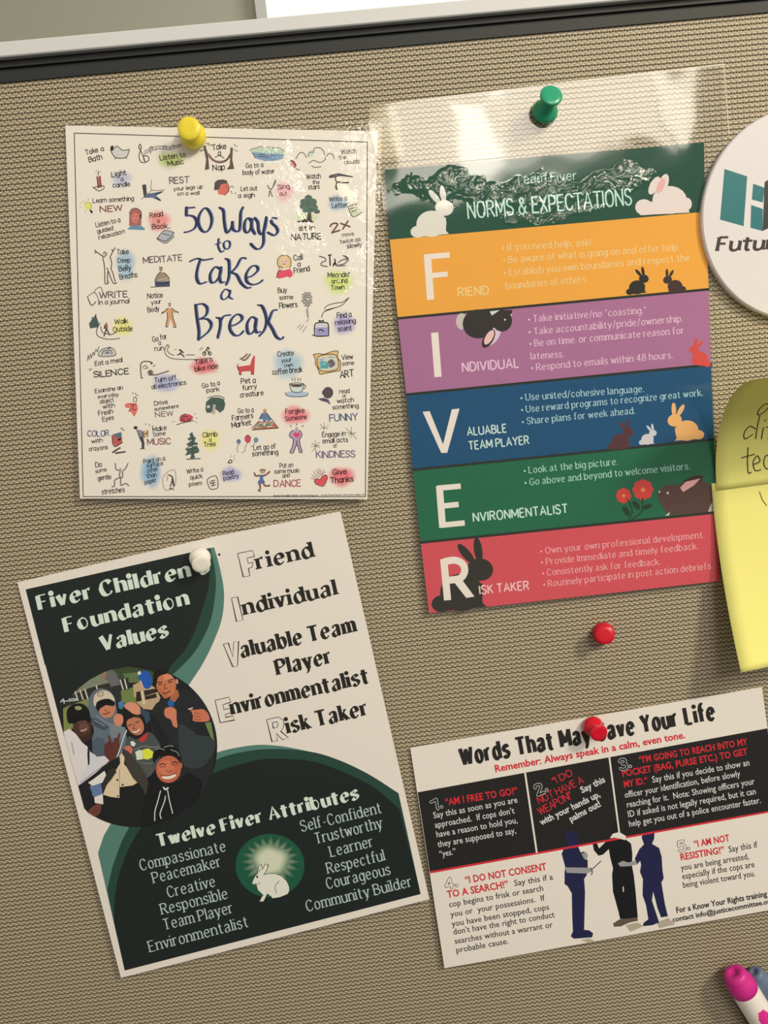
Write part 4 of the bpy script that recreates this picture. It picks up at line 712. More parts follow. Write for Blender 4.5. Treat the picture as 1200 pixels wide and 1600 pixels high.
sm.line(SW, 2.2, [(632, 160), (628, 172), (618, 182), (597, 192)], 76, smooth=True); sm.line(SW, 2.0, [(632, 159), (880, 131), (1131, 100)], 76, smooth=False); sm.line(SW, 1.6, [(601, 264), (850, 240), (990, 226)], 76); sm.line(SW, 1.2, [(1131, 100), (1139, 210)], 76)
o = sm.done('film_seam', SEAM, p2)

# ---- 3: the dark green and white values sheet
S3 = Sheet((30, 908, .0012), (532, 799, .0022), (190, 1527, .0030))
p3 = thing('paper_poster', 'dark green and white paper poster of foundation values with a round group photo', 'poster', W(312, 875, .001))
slab('paper_sheet', S3, [(27, 910), (334, 838.5), (532, 799), (671, 1405), (189, 1528)], .00025, PAPER_D, p3)
a3 = Print(S3.pt); DGR, MG, LT = alb(30, 36, 33), alb(38, 68, 54), alb(84, 122, 106)
CV = lambda q: [tuple(map(float, p.split(','))) for p in q.split()]
def arc_poly(col, curve, rest, lay): a3.poly(col, smooth_pts(CV(curve), 5)[0]+CV(rest), lay)
arc_poly(LT, '334.5,855 343,885 350,925 347,965 334.5,1001 318,1035 300,1063 285,1085', '200,1100 70,1039 40,921', 1)
arc_poly(MG, '329,856 337,900 335,940 326,978.7 306,1016 285,1040 265,1058', '200,1100 70,1039 40,921', 2)
arc_poly(DGR, '323,858 328,891 325,922 317.5,947.5 305,985 289,1015.5 265,1043', '240,1120 100,1150 40,921', 3)
arc_poly(LT, '173.5,1286 162,1305 153,1332 156,1350 166,1390 176,1430', '300,1450 500,1300 622.7,1270 622.7,1239.5', 1) if 0 else None
a3.poly(LT, CV('173.5,1286 162,1306 153,1333 194.8,1516.5 657.3,1397 622.7,1239.5')+smooth_pts(CV('622.7,1239.5 573,1208 520,1184 466.7,1170.7 432,1165 400,1164 360,1170 335,1177'), 5)[0]+CV('300,1250'), 1)
a3.poly(MG, CV('205,1286 190,1315 176,1353 167.5,1390 194.8,1516.5 657.3,1397 622.7,1239.5')+smooth_pts(CV('622.7,1239.5 573,1208 520,1184 474.7,1173 413,1170.5 360,1179 332,1190'), 5)[0]+CV('300,1250'), 2)
a3.poly(DGR, CV('225.5,1284 205,1318 195,1339 184,1372 179,1405 178,1440 194.8,1516.5 657.3,1397 624,1264')+smooth_pts(CV('624,1264 586.7,1232 546.7,1210.7 493,1190.7 448,1186 408,1186.7 360,1198.7 332,1208'), 5)[0]+CV('300,1250'), 3)
a3.done('colour_field', INK, p3)
x3 = Print(S3.pt); x3.base = 2; LW = (212, 222, 210)
FN, FO, FP, FQ, FR_ = (20, 820, 3.529), (320, 780, 3.75), (70, 1020, 4.286), (130, 1160, 4.138), (360, 1160, 3.75)
for q in [XT('Fiver Children’s', FN, (152, 468), FN, (1078, 262), 22, LW, 'deco', wt=1.1), XT('Foundation', FN, (297, 590), FN, (965, 440), 22, LW, 'deco', wt=1.1), XT('Values', FN, (500, 692), FN, (852, 615), 22, LW, 'deco', wt=1.1)]: put(x3, q)
x3.done('heading_lettering', INK, p3); x3 = Print(S3.pt); x3.base = 2
put(x3, XT('Twelve Fiver Attributes', FQ, (492, 674), FR_, (748, 330), 19, LW, 'deco', wt=1.05))
AC = (176, 188, 176)
for q in [('Compassionate', FQ, (375, 828), FQ, (922, 702)), ('Peacemaker', FQ, (458, 910), FQ, (892, 800)), ('Creative', FQ, (552, 1002), FQ, (855, 930)), ('Responsible', FQ, (512, 1112), FQ, (935, 1008)), ('Team Player', FQ, (528, 1212), FQ, (970, 1100)), ('Environmentalist', FQ, (434, 1354), FQ, (1068, 1190)),
 ('Self-Confident', FR_, (420, 522), FR_, (886, 412)), ('Trustworthy', FR_, (504, 594), FR_, (890, 500)), ('Learner', FR_, (592, 670), FR_, (838, 608)), ('Respectful', FR_, (574, 768), FR_, (905, 690)), ('Courageous', FR_, (570, 858), FR_, (938, 772)), ('Community Builder', FR_, (452, 990), FR_, (1065, 842))]:
    put(x3, XT(*q, 16.5, AC, 'modern'))
x3.done('attribute_lettering', INK, p3); x3 = Print(S3.pt); x3.base = 2
BKT = (38, 36, 32)
for q in [('riend', (318, 408), (632, 338)), ('ndividual', (240, 676), (770, 558)), ('aluable Team', (224, 925), (882, 775)), ('Player', (432, 1028), (742, 958)), ('nvironmentalist', (168, 1260), (958, 1075)), ('isk Taker', (494, 1370), (955, 1262))]: put(x3, XT(q[0], FO, q[1], FO, q[2], 23, BKT, 'fat'))
def hollow(pr, fr, pts, c, wpx=1.0, lay=3):
    pr.frame(*fr)
    for st in pts.split(';'):
        q = CV(st)+[CV(st)[0]]; pr.line(c, wpx, q, lay, smooth=False)
        pr.line(c, wpx*1.5, [(x+2.5, y+1.5) for x, y in q], lay-.3, smooth=False) if wpx > .95 else None
BKA = alb(44, 40, 36)
hollow(x3, FO, '192,318 280,300 292,335 248,345 254,375 282,370 278,398 256,405 264,448 226,456;156,580 192,572 224,708 186,718;108,850 138,843 164,925 170,836 198,832 192,978 164,982;60,1178 142,1160 152,1190 106,1204 112,1232 148,1226 152,1252 118,1262 122,1278 166,1270 174,1294 90,1310', BKA, .95)
hollow(x3, FO, '362,1292 430,1276 462,1296 462,1336 445,1360 490,1398 456,1410 418,1372 426,1414 394,1422;396,1310 424,1304 430,1325 420,1338 402,1342', BKA, .95)
x3.frame(); x3.ell(alb(60, 54, 46), 342.5, 866.5, 2, 2, lay=3)
x3.done('lettering', INK, p3)
# emblem
e3 = Print(S3.pt); e3.frame(*FR_); GE, CE = alb(30, 84, 58), alb(206, 204, 170)
e3.ell(GE, 232, 722, 202, 186, 0, 4, 40)
N_ = 40; P_ = [e3.X((235, 690))]; C_ = [CE]
for i in range(N_):
    a = 2*pi*i/N_; k = 1.0 if i % 2 == 0 else .72; P_.append(e3.X((235+178*k*cos(a), 700+158*k*sin(a)))); C_.append(GE)
e3.raw(P_, [(0, 1+i, 1+(i+1) % N_) for i in range(N_)], C_, 5); e3.blob(CE, alb(96, 130, 92), 235, 695, 108, 100, 5.5, core=.55)
RAB = '125,825 140,790 160,765 165,730 180,714 186,745 205,712 222,716 215,745 195,778 225,768 260,768 300,782 330,812 345,845 346,872 335,890 290,908 245,915 240,905 218,888 195,932 170,935 178,915 190,895 160,865 152,835 132,832'
e3.poly(alb(222, 214, 190), RAB, 6.5); e3.line(alb(40, 44, 36), .9, RAB+' 125,825', 7, smooth=False); e3.ell(alb(30, 30, 28), 157, 788, 6, 7, lay=7.2); e3.line(alb(60, 64, 50), .9, '140,826 160,830 175,822;285,812 262,845 270,885;165,760 178,745', 7)
e3.done('emblem', INK, p3)
# the round photograph
f3 = Print(S3.pt); f3.jit = 0; f3.frame(*FP)
ring = []
for i in range(72):
    a = 2*pi*i/72; x, y = 605+550*cos(a), 628+540*sin(a)
    lx = 62+(y-300)*.272
    ring.append((max(x, lx), y))
f3.poly(alb(30, 32, 31), ring, 4.2)
def cl(pts):
    out = []
    for x, y in pts:
        dx, dy = (x-605)/548, (y-628)/538; r_ = hypot(dx, dy)
        if r_ > 1: x, y = 605+(x-605)/r_, 628+(y-628)/r_
        out.append((max(x, 62+(y-300)*.272), y))
    return out
_ly = [4.6]
def ph(c, q, sm=False):
    _ly[0] += .2
    pts = CV(q)
    if sm: pts = smooth_pts(pts+[pts[0]], 4)[0][:-1]
    f3.frame(*FP); f3.poly(alb(*c), cl(pts), _ly[0])
def pe(c, cx, cy, rx, ry, a=0):
    _ly[0] += .2; f3.frame(*FP); f3.ell(alb(*c), cx, cy, rx, ry, a, _ly[0], 18)
def pl(c, w_, q, sm=True):
    _ly[0] += .2; f3.frame(*FP); f3.line(alb(*c), w_, q, _ly[0], smooth=sm)
ph((126, 132, 72), '60,340 300,290 320,400 170,520 90,540'); ph((112, 124, 66), '500,250 620,225 660,330 560,345 505,330'); ph((58, 72, 46), '430,110 560,80 720,120 760,200 560,200 450,190')
ph((96, 112, 66), '520,140 620,130 640,200 560,200'); ph((124, 126, 100), '160,265 215,215 290,165 385,118 425,140 430,200 300,236'); ph((50, 48, 42), '165,268 430,202 560,165 565,245 440,262 300,302 90,350 80,300')
for a_, b_ in (((203, 262), (222, 318)), ((236, 252), (256, 312)), ((268, 244), (288, 306)), ((505, 182), (525, 246)), ((534, 176), (550, 240)), ((345, 222), (350, 240))): pl((206, 196, 176), 2, [a_, b_] and '%d,%d %d,%d' % (*a_, *b_), False)
pl((206, 204, 196), 1.4, '105,330 125,310 130,340;118,325 210,318 200,308 160,312'); ph((120, 130, 128), '68,305 95,302 85,325 72,330')
ph((186, 158, 118), '590,215 640,195 700,205 745,240 775,300 740,385 660,375 610,330 620,290 598,300'); ph((52, 40, 32), '612,262 750,238 758,262 640,300 745,272 750,300 660,318 612,330'); pl((206, 186, 150), 5, '652,262 664,335', False)
ph((104, 100, 94), '382,150 405,118 450,112 482,140 505,215 450,235 425,195'); ph((150, 112, 80), '385,125 410,118 412,160 375,178'); ph((46, 46, 46), '450,225 505,215 515,320 480,325 462,290')
ph((36, 86, 160), '625,140 660,122 695,130 718,175 712,225 680,242 650,215 632,180', True); ph((216, 160, 130), '632,190 645,185 662,232 648,238'); ph((220, 214, 206), '622,128 640,122 645,142 625,150')
# man on the right
ph((38, 40, 40), '700,410 745,340 820,290 900,250 985,245 1040,300 1100,400 1155,560 1155,800 1080,960 900,1000 760,700 720,560'); ph((30, 33, 33), '700,410 740,420 840,600 800,640 740,560'); ph((52, 60, 58), '905,480 1000,530 1120,560 1140,640 1060,760 940,760 900,640', True); ph((34, 37, 37), '1000,360 1090,400 1140,520 1100,560 1010,550 975,470')
ph((112, 130, 74), '1072,470 1112,462 1135,590 1110,560')
ph((170, 100, 66), '855,260 890,245 900,290 870,330 835,320'); pe((196, 116, 76), 812, 214, 66, 84, -14); ph((186, 104, 68), '752,215 800,250 830,300 800,306 765,262'); ph((214, 134, 92), '790,150 830,140 862,170 840,185 800,182')
ph((28, 25, 24), '728,212 726,150 760,112 830,104 875,130 892,180 880,190 862,155 820,138 780,150 758,165 748,210'); pe((206, 140, 106), 884, 192, 9, 18, -15)
pl((56, 32, 26), 1.6, '755,198 785,196;825,186 858,176'); pl((40, 24, 22), 1.5, '762,212 782,210;828,200 852,192'); pl((120, 60, 44), 1.4, '808,205 800,238 822,236'); pl((104, 44, 38), 1.7, '790,272 815,270 838,256')
ph((206, 122, 88), '805,375 850,364 880,385 882,440 888,498 860,490 845,450 805,425', True); ph((28, 96, 156), '822,325 850,315 866,330 862,360 838,364 826,350'); ph((200, 112, 80), '965,372 1000,382 1060,378 1095,410 1100,455 1040,462 992,455 992,430 985,400', True); pl((110, 56, 40), .8, '1000,402 1040,408;996,424 1040,430;1000,446 1045,448'); pl((226, 206, 200), 1.3, '962,378 990,368')
# man in the grey hooded coat
ph((96, 106, 110), '300,300 330,255 385,238 440,262 470,310 485,400 500,470 540,520 545,620 500,690 440,720 380,740 330,690 310,600 330,520 300,440 290,370', True); ph((78, 90, 96), '310,600 350,560 400,580 410,680 360,710 330,680'); ph((118, 124, 122), '430,470 540,500 545,560 480,590 440,560')
pe((196, 124, 90), 418, 378, 54, 60, 15); ph((24, 23, 24), '330,352 350,325 400,306 455,312 470,340 462,358 410,350 372,372 358,395'); ph((206, 190, 156), '326,330 335,282 372,254 420,256 455,285 468,325 430,308 385,312 350,330 338,362', True); pl((96, 80, 60), 1, '352,278 365,262 392,266 388,286 362,290 352,278'); pl((120, 110, 96), .9, '362,275 384,274')
pl((90, 40, 36), 1.6, '392,410 415,408 434,396'); pl((140, 70, 56), 1.2, '408,378 404,388 418,388'); ph((206, 132, 100), '462,430 490,408 520,420 525,460 505,490 470,480', True); ph((64, 76, 84), '300,430 340,440 430,500 400,520 330,490'); pl((150, 152, 148), 1, '330,450 400,490;345,420 430,480')
# woman in the middle
ph((30, 27, 28), '525,430 545,385 600,375 660,420 700,480 720,540 680,560 620,470 560,470'); ph((74, 78, 72), '560,560 620,580 690,530 745,570 775,640 760,740 700,830 640,820 560,700 540,620', True); pe((190, 116, 84), 606, 484, 54, 72, -28); ph((34, 28, 28), '528,450 545,410 590,405 640,440 600,430 560,445 535,480')
pl((52, 30, 26), 1.5, '560,488 582,480;608,470 632,458'); pl((116, 56, 42), 1.3, '600,480 592,508 610,506'); pl((236, 220, 206), 1.8, '592,532 615,530 636,514'); pl((110, 40, 36), .8, '588,538 618,540 640,518'); ph((190, 52, 52), '625,580 690,530 680,580 650,602')
ph((214, 140, 106), '532,350 560,332 605,335 640,370 642,408 600,412 560,385 540,372', True); ph((56, 72, 84), '640,372 700,395 705,450 680,480 660,420 640,408'); ph((70, 120, 150), '490,330 520,325 535,350 515,380 495,370')
ph((212, 208, 90), '655,650 690,640 725,660 722,700 690,715 660,710'); ph((214, 230, 62), '652,655 668,648 690,652 700,642 712,656 728,668 718,684 722,700 700,702 690,716 678,700 662,706 664,680'); ph((216, 214, 176), '605,665 630,650 655,655 658,712 615,718 612,690'); pl((150, 150, 130), .8, '600,650 660,625 720,632 770,628;620,730 700,742 740,728')
ph((216, 214, 206), '572,596 590,590 610,608 598,628 578,620'); ph((206, 104, 84), '535,635 560,620 585,640 582,672 555,680 538,660', True)
# man in the black cap, white sweatshirt
ph((222, 210, 202), '110,540 165,510 215,560 260,610 300,650 330,720 430,700 420,740 360,790 250,880 225,895 160,700', True) if 0 else ph((218, 206, 200), '112,530 165,508 210,545 250,600 300,640 320,700 400,690 432,722 330,810 225,890 180,800 150,690')
ph((60, 40, 32), '195,470 300,480 320,560 290,600 250,598 205,540'); pe((76, 48, 38), 252, 484, 62, 78, 10); pe((104, 70, 56), 262, 500, 34, 34, 0); ph((22, 22, 23), '148,430 152,380 190,345 250,342 290,375 305,430 300,470 250,440 185,470 160,470', True); pe((150, 146, 96), 224, 370, 24, 14, 5); ph((18, 18, 19), '165,440 300,425 312,452 240,450 190,478')
pl((196, 160, 144), 1.8, '240,522 262,520 278,508'); pl((140, 96, 80), 1.2, '225,470 240,466;262,462 276,458'); ph((30, 30, 34), '290,590 315,560 320,700 290,770 285,680'); ph((120, 126, 134), '300,860 370,850 385,940 320,960'); ph((222, 212, 204), '290,870 320,850 400,790 415,830 385,870 320,890'); ph((218, 208, 202), '330,960 388,945 392,1015 335,1005'); ph((96, 118, 146), '300,898 375,872 388,945 330,968')
ph((96, 50, 40), '400,620 435,590 460,600 470,570 492,575 500,620 500,670 450,720 420,730 400,680', True); pl((100, 54, 42), 3.4, '470,640 492,575 498,545;440,600 430,560'); ph((210, 200, 196), '330,700 400,690 432,722 340,805 240,880 225,850'); pl((126, 116, 112), 1, '240,870 330,800 425,735;300,650 320,730;180,600 195,680'); ph((206, 200, 196), '300,660 345,690 340,730 300,770')
ph((110, 62, 50), '290,1062 340,1015 378,1018 372,1065 345,1095 310,1085', True); pl((60, 34, 28), .8, '320,1060 355,1055;325,1072 350,1072')
# cream jacket and dark trousers
ph((216, 190, 150), '390,950 420,870 480,780 505,740 500,690 515,670 535,700 530,745 560,780 590,830 632,862 590,888 500,900 500,972 440,965', False); ph((64, 58, 50), '520,640 560,660 590,700 640,760 690,850 700,900 685,975 650,900 590,840 545,760'); ph((84, 82, 76), '620,730 700,745 740,770 700,830 680,800'); pl((200, 196, 188), 1.8, '548,520 530,560 505,640 485,695'); pe((40, 34, 32), 486, 852, 7, 7); pe((40, 34, 32), 522, 884, 7, 7); pe((40, 34, 32), 490, 960, 6, 6); pl((150, 126, 96), .9, '500,780 500,900;440,860 470,800')
ph((50, 46, 42), '380,880 430,780 470,770 480,800 420,880 385,930')
# boy in front
ph((25, 26, 27), '700,840 740,800 800,870 880,870 960,800 1060,860 1080,1000 1040,1080 900,1140 740,1165 640,1165 660,1040'); pe((190, 100, 70), 828, 780, 84, 92, 8); pe((206, 116, 82), 815, 770, 55, 50, 0); ph((24, 23, 24), '728,745 722,690 740,645 800,622 870,632 908,675 915,720 895,712 870,690 820,684 770,695 745,720'); ph((150, 146, 140), '770,640 830,625 850,632 790,650') if 0 else pl((150, 146, 142), 1.2, '740,650 770,640 800,650;800,632 840,622 860,628;845,650 885,665 900,690')
pl((50, 28, 24), 1.5, '768,752 790,742 808,750;848,742 872,730 890,738'); pl((70, 38, 30), 1, '770,764 806,762;850,754 888,748'); pl((130, 60, 44), 1.4, '815,790 835,798 855,786'); ph((236, 214, 190), '782,828 830,826 876,812 870,832 830,846 795,842', True); pl((110, 46, 38), 1, '776,824 830,822 880,808'); pe((186, 104, 76), 912, 755, 8, 20)
pl((210, 208, 202), 1.5, '775,925 755,1000 738,1060 736,1125;822,920 835,990 856,1075;780,1110 772,1075 800,1000 808,960'); pl((226, 222, 214), 2.4, '795,902 808,915 825,905')
f3.done('group_photo', INK, p3, 'round printed photo of five people standing together outdoors')

# ---- 4: the rights card
S4 = Sheet((641, 1168, .0012), (1190, 1074, .0016), (694, 1512, .0026))
p4 = thing('paper_poster', 'white, black and red printed card titled Words That May Save Your Life', 'poster', W(925, 1130, .001))
slab('paper_sheet', S4, [(641, 1168.7), (1190.5, 1073.7), (1237, 1416), (694.5, 1513)], .00028, PAPER_D, p4)
a4 = Print(S4.pt); BK4 = alb(36, 34, 32); RED4 = alb(206, 44, 52)
a4.poly(BK4, [(652.5, 1238), (1199, 1138), (1217, 1264.5), (671.5, 1362)], 1); a4.poly(RED4, [(671.5, 1361.5), (1217, 1264), (1217.3, 1266.8), (672.3, 1364.8)], 2)
a4.poly(WHT, [(819, 1207.6), (821.8, 1207), (840.2, 1332.6), (837.4, 1333)], 2); a4.poly(WHT, [(950.8, 1183.4), (953.4, 1183), (970, 1309), (967.4, 1309.4)], 2)
a4.done('colour_field', INK, p4)
x4 = Print(S4.pt); x4.base = 1
FU, FV, FX, FY = (620, 1080, 4), (900, 1060, 4), (660, 1300, 4), (860, 1260, 3.529)
R4 = (206, 44, 52); W4 = (210, 204, 192); B4 = (40, 36, 34)
for q in [XT('Words That May Save Your Life', FU, (412, 462), FV, (865, 256), 26, B4, 'impact', wt=.88), XT('Remember: Always speak in a calm, even tone.', FU, (614, 506), FV, (686, 372), 11, R4, 'sansb'),
 XT('“AM I FREE TO GO?”', FU, (305, 716), FU, (758, 642), 11, R4, 'sansb')]+[XT(t_, FU, a, FU, b, 9.8, W4, 'sans') for t_, a, b in (('Say this as soon as you are', (230, 795), (757, 695)), ('approached.  If cops don’t', (240, 855), (737, 763)), ('have a reason to hold you,', (248, 914), (757, 823)), ('they are supposed to say,', (258, 976), (748, 887)), ('“yes.”', (268, 1036), (372, 1018)))]+[
 XT('“I DO', FU, (985, 582), FU, (1100, 522), 10, R4, 'hand', wt=.9), XT('NOT HAVE A', FU, (890, 702), FU, (1170, 572), 10.5, R4, 'hand', wt=.9), XT('WEAPON!”', FU, (897, 774), FU, (1100, 664), 11, R4, 'hand', wt=.9), XT('Say this', FV, (38, 718), FV, (186, 645), 10, W4, 'sansb'), XT('with your hands up,', FU, (905, 838), FV, (155, 737), 10, W4, 'sansb'), XT('palms out!', FU, (1088, 818), FV, (160, 796), 10, W4, 'sansb'),
 XT('“I’M GOING TO REACH INTO MY', FV, (398, 530), FV, (1072, 414), 10.3, R4, 'sansb'), XT('POCKET (BAG, PURSE ETC.) TO GET', FV, (290, 616), FV, (1074, 476), 10.3, R4, 'sansb'), XT('MY ID.”', FV, (300, 682), FV, (450, 656), 10.3, R4, 'sansb'), XT('Say this if you decide to show an', FV, (478, 652), FV, (1088, 543), 10, W4, 'sans')]+[
 XT(t_, FV, a, FV, b, 10, W4, 'sans') for t_, a, b in (('officer your identification, before slowly', (306, 747), (1028, 612)), ('reaching for it.  Note: Showing officers your', (318, 808), (1118, 660)), ('ID if asked is not legally required, but it can', (325, 868), (1128, 722)), ('help get you out of a police encounter faster.', (332, 928), (1158, 778)))]+[
 XT('“I DO NOT CONSENT', FX, (270, 322), FX, (778, 236), 11, R4, 'sansb'), XT('TO A SEARCH!”', FX, (158, 412), FX, (540, 345), 11, R4, 'sansb')]+[XT(t_, FX, a, FX, b, 9.3, B4, 'sans') for t_, a, b in (('Say this if a', (575, 338), (818, 296)), ('cop begins to frisk or search', (168, 471), (760, 366)), ('you or  your possessions.  If', (178, 532), (765, 428)), ('you have been stopped, cops', (186, 592), (795, 484)), ('don’t have the right to conduct', (194, 642), (828, 532)), ('searches without a warrant or', (203, 700), (816, 595)), ('probable cause.', (212, 756), (541, 697)))]+[
 XT('“I AM NOT', FY, (795, 226), FY, (990, 190), 10.5, R4, 'sansb'), XT('RESISTING!”', FY, (718, 298), FY, (962, 256), 10.5, R4, 'sansb'), XT('Say this if', FY, (985, 254), FY, (1142, 226), 10, B4, 'sans'), XT('you are being arrested,', FY, (722, 354), FY, (1098, 290), 9.8, B4, 'sans'), XT('especially if the cops are', FY, (728, 402), FY, (1128, 334), 9.8, B4, 'sans'), XT('being violent toward you.', FY, (732, 450), FY, (1132, 384), 9.8, B4, 'sans'),
 XT('For a Know Your Rights training', FY, (695, 588), FY, (1196, 496), 9, B4, 'sansb'), XT('contact info@justicecommittee.org', FY, (675, 638), FY, (1230, 532), 7.8, B4, 'sansb')]: put(x4, q)
for ch, fr, a, b, c in (('1', FU, (222, 742), (262, 735), (200, 196, 186)), ('2', FU, (882, 650), (922, 632), (200, 196, 186)), ('3', FV, (280, 572), (322, 563), (200, 196, 186)), ('4', FX, (150, 356), (196, 347), (60, 54, 50)), ('5', FY, (712, 250), (746, 243), (60, 54, 50))):
    bg = BK4 if ch in '123' else WHT
    for wd, cc, lay in ((4.6, alb(*c), 3), (3.0, bg, 4.4)):
        x4.frame(*fr); k = fr[2]; h = 15.5*k; dx, dy = b[0]-a[0], b[1]-a[1]; L = hypot(dx, dy); ux, uy = dx/L, dy/L; vx, vy = uy, -ux
        gw, st = GL[ch]
        for s_, pts in st:
            q = smooth_pts(pts, 3)[0] if s_ else pts
            x4.line(cc, wd, [(a[0]+ux*p[0]/gw*L+vx*p[1]/7*h, a[1]+uy*p[0]/gw*L+vy*p[1]/7*h) for p in q], lay, smooth=False)
        ex, ey = b[0]+ux*5*k+vx*2.2*k, b[1]+uy*5*k+vy*2.2*k; x4.ell(cc, ex, ey, wd*.55*k, wd*.55*k, lay=lay)
x4.done('lettering', INK, p4)
g4 = Print(S4.pt); NV, GA_, SH = (33, 34, 66), (150, 146, 138), (176, 160, 134)
draw(g4, FY, [('P', SH, '165,738 215,728 248,745 215,752'), ('P', SH, '415,655 480,640 515,660 440,692'), ('P', SH, '585,640 650,615 690,650 600,672'),
 ('P', NV, '85,150 110,132 145,145 156,185 150,215 165,250 192,275 206,300 206,340 200,380 186,400 191,470 189,560 186,680 215,684 236,700 230,722 130,730 112,716 124,690 120,600 118,480 95,440 78,428 78,370 82,335 62,262 75,230 92,215'), ('Q', GA_, '80,336 205,338 235,342 226,362 200,370 90,366'), ('Q', GA_, '172,262 195,250 207,268 200,296 186,290'), ('E', (60, 56, 58), (182, 262, 13, 13), 1), ('L', (50, 46, 50), '232,345 278,302;222,340 232,360 225,378', 1.2),
 ('P', (24, 24, 26), '320,182 350,178 415,182 445,205 452,260 450,330 460,380 470,470 482,612 470,616 385,622 375,580 345,470 340,380 345,340 330,282 322,236 290,266 265,272 240,242 230,190 236,174 252,190 268,232 300,200'), ('P', (30, 30, 30), '330,105 350,92 375,95 388,125 382,150 340,155'), ('Q', (222, 216, 206), '328,176 345,150 380,142 418,164 412,186 384,178 355,172'), ('Q', (96, 80, 66), '346,646 378,624 480,612 484,630 432,642 388,662 350,664'), ('Q', (206, 196, 180), '398,445 404,440 406,470 400,472'),
 ('P', NV, '503,170 514,140 575,136 572,180 560,206 600,230 614,280 618,350 625,395 612,420 632,540 648,606 610,612 590,560 575,500 566,470 560,520 600,640 560,656 510,660 514,642 540,622 526,540 508,490 510,400 494,362 500,322 495,300 480,318 465,290 490,236 516,210 510,192'), ('Q', (222, 216, 206), '566,480 572,500 588,585 578,575 566,520'), ('Q', GA_, '372,314 400,300 430,310 468,298 482,320 430,330 386,332')])
g4.done('silhouette', INK, p4, 'dark blue and black printed silhouettes of three standing people')

# ------------------------------------------------------------------ round badge with the teal mark
bc = W(1254, 335, .0038); br = (W(1097, 337, .0038)-bc).length
bd_ = thing('round_badge', 'large round white board with a teal block mark, at the right edge', 'badge', (bc.x, 0, bc.z))
bm = bmesh.new(); n = 96
prof = [(br-.0006, -.0006), (br, -.0011), (br, -.0033), (br-.0005, -.0038)]
rings = [[bm.verts.new((bc.x+r_*cos(2*pi*i/n), y, bc.z+r_*sin(2*pi*i/n))) for i in range(n)] for r_, y in prof]
for a, b in zip(rings, rings[1:]):
    for i in range(n): bm.faces.new((a[i], a[(i+1) % n], b[(i+1) % n], b[i]))
bm.faces.new(rings[0]); bm.faces.new(rings[-1]); bm_obj('board', bm, BADGE, bd_)
SB = lambda x, y, l=0.0: W(x, y, .0038+l)
m5 = Print(SB); FZ = (1080, 180, 4.708); TE = (28, 106, 104)
draw(m5, FZ, [('P', TE, '245,395 412,450 386,816 212,768'), ('P', TE, '456,504 541,534 527,642 446,620'), ('P', TE, '441,660 528,690 525,852 436,828'), ('P', (46, 46, 48), '540,492 572,472 620,440 640,420 632,800 525,852')])
m5.done('block_mark', INK, bd_)
t5 = Print(SB); t5.frame(*FZ); t5.text('Futur', 190, 998, 600, 985, 98, alb(56, 44, 42), 'slab', slant=.22, wt=2.0); t5.done('lettering', INK, bd_)

# ------------------------------------------------------------------ sticky notes (local frame: a along the top edge, b up, bend off the wall)
ax = (W(1200, 755)-W(1119, 766)).normalized(); up = Vector((0, -1, 0)).cross(ax).normalized()
if up.z < 0: up = -up
out_ = Vector((0, -1, 0))
def note_fn(org, prof, skew=0.0):
    A_, U_ = ax, up
    def f(a, b, l=0.0):
        z, h, th = prof(a, b)
        p = org+A_*a+U_*z+out_*(h+.0004)
        return p+(out_*cos(th)-U_*sin(th))*l
    return f
def grid_sheet(name, fn, w_, h0, h1, m, parent, nu=12, nv=28):
    V = [fn(w_*i/nu, h0+(h1-h0)*j/nv) for j in range(nv+1) for i in range(nu+1)]
    F = [(j*(nu+1)+i, j*(nu+1)+i+1, (j+1)*(nu+1)+i+1, (j+1)*(nu+1)+i) for j in range(nv) for i in range(nu)]
    o = mesh_obj(name, V, F, m, parent, smooth=True)
    s_ = o.modifiers.new('thickness', 'SOLIDIFY'); s_.thickness = .00015; s_.offset = 0
    return o
def curl(k, p, mx, n=80, L=.076):
    tab = [(0, 0, 0)]; z = h = 0
    for i in range(n):
        s = (i+.5)/n; th = min(mx, k*s**p); z += cos(th)*L/n; h += sin(th)*L/n; tab.append((z, h, th))
    def f(b):
        s = max(0, min(n-1e-4, b/L*n)); i = int(s); q = s-i; return tuple(tab[i][j]*(1-q)+tab[min(n, i+1)][j]*q for j in range(3))
    return f
cu = curl(1.97, 1.24, 1.53)
up_fn = note_fn(W(1119, 766, .0036), lambda a, b: cu(b) if b >= 0 else (b, 0, 0))
n1 = thing('sticky_note', 'olive yellow sticky note whose upper half curls outward, overlapping the note below', 'note', W(1119, 766, .003))
grid_sheet('paper_sheet', up_fn, .076, 0, .076, YEL, n1)
PN = alb(66, 60, 44)
def hand_note(name, fn, items, par, wd=.00050):
    pr = Print(fn); pr.dz = 2e-5
    for q in items:
        for st in q.split(';'):
            P = smooth_pts(CV(st), 4)[0]
            if len(P) == 2:
                P = [(P[0][0]+(P[1][0]-P[0][0])*i/6, P[0][1]+(P[1][1]-P[0][1])*i/6) for i in range(7)]
            P = [((x if par is not n1 else 11+(x-11)*.8)*.001, y*.001) for x, y in P]; pr.ribbon(PN, P, [wd/2]*len(P), 6, False)
    pr.done(name, INKM, par)
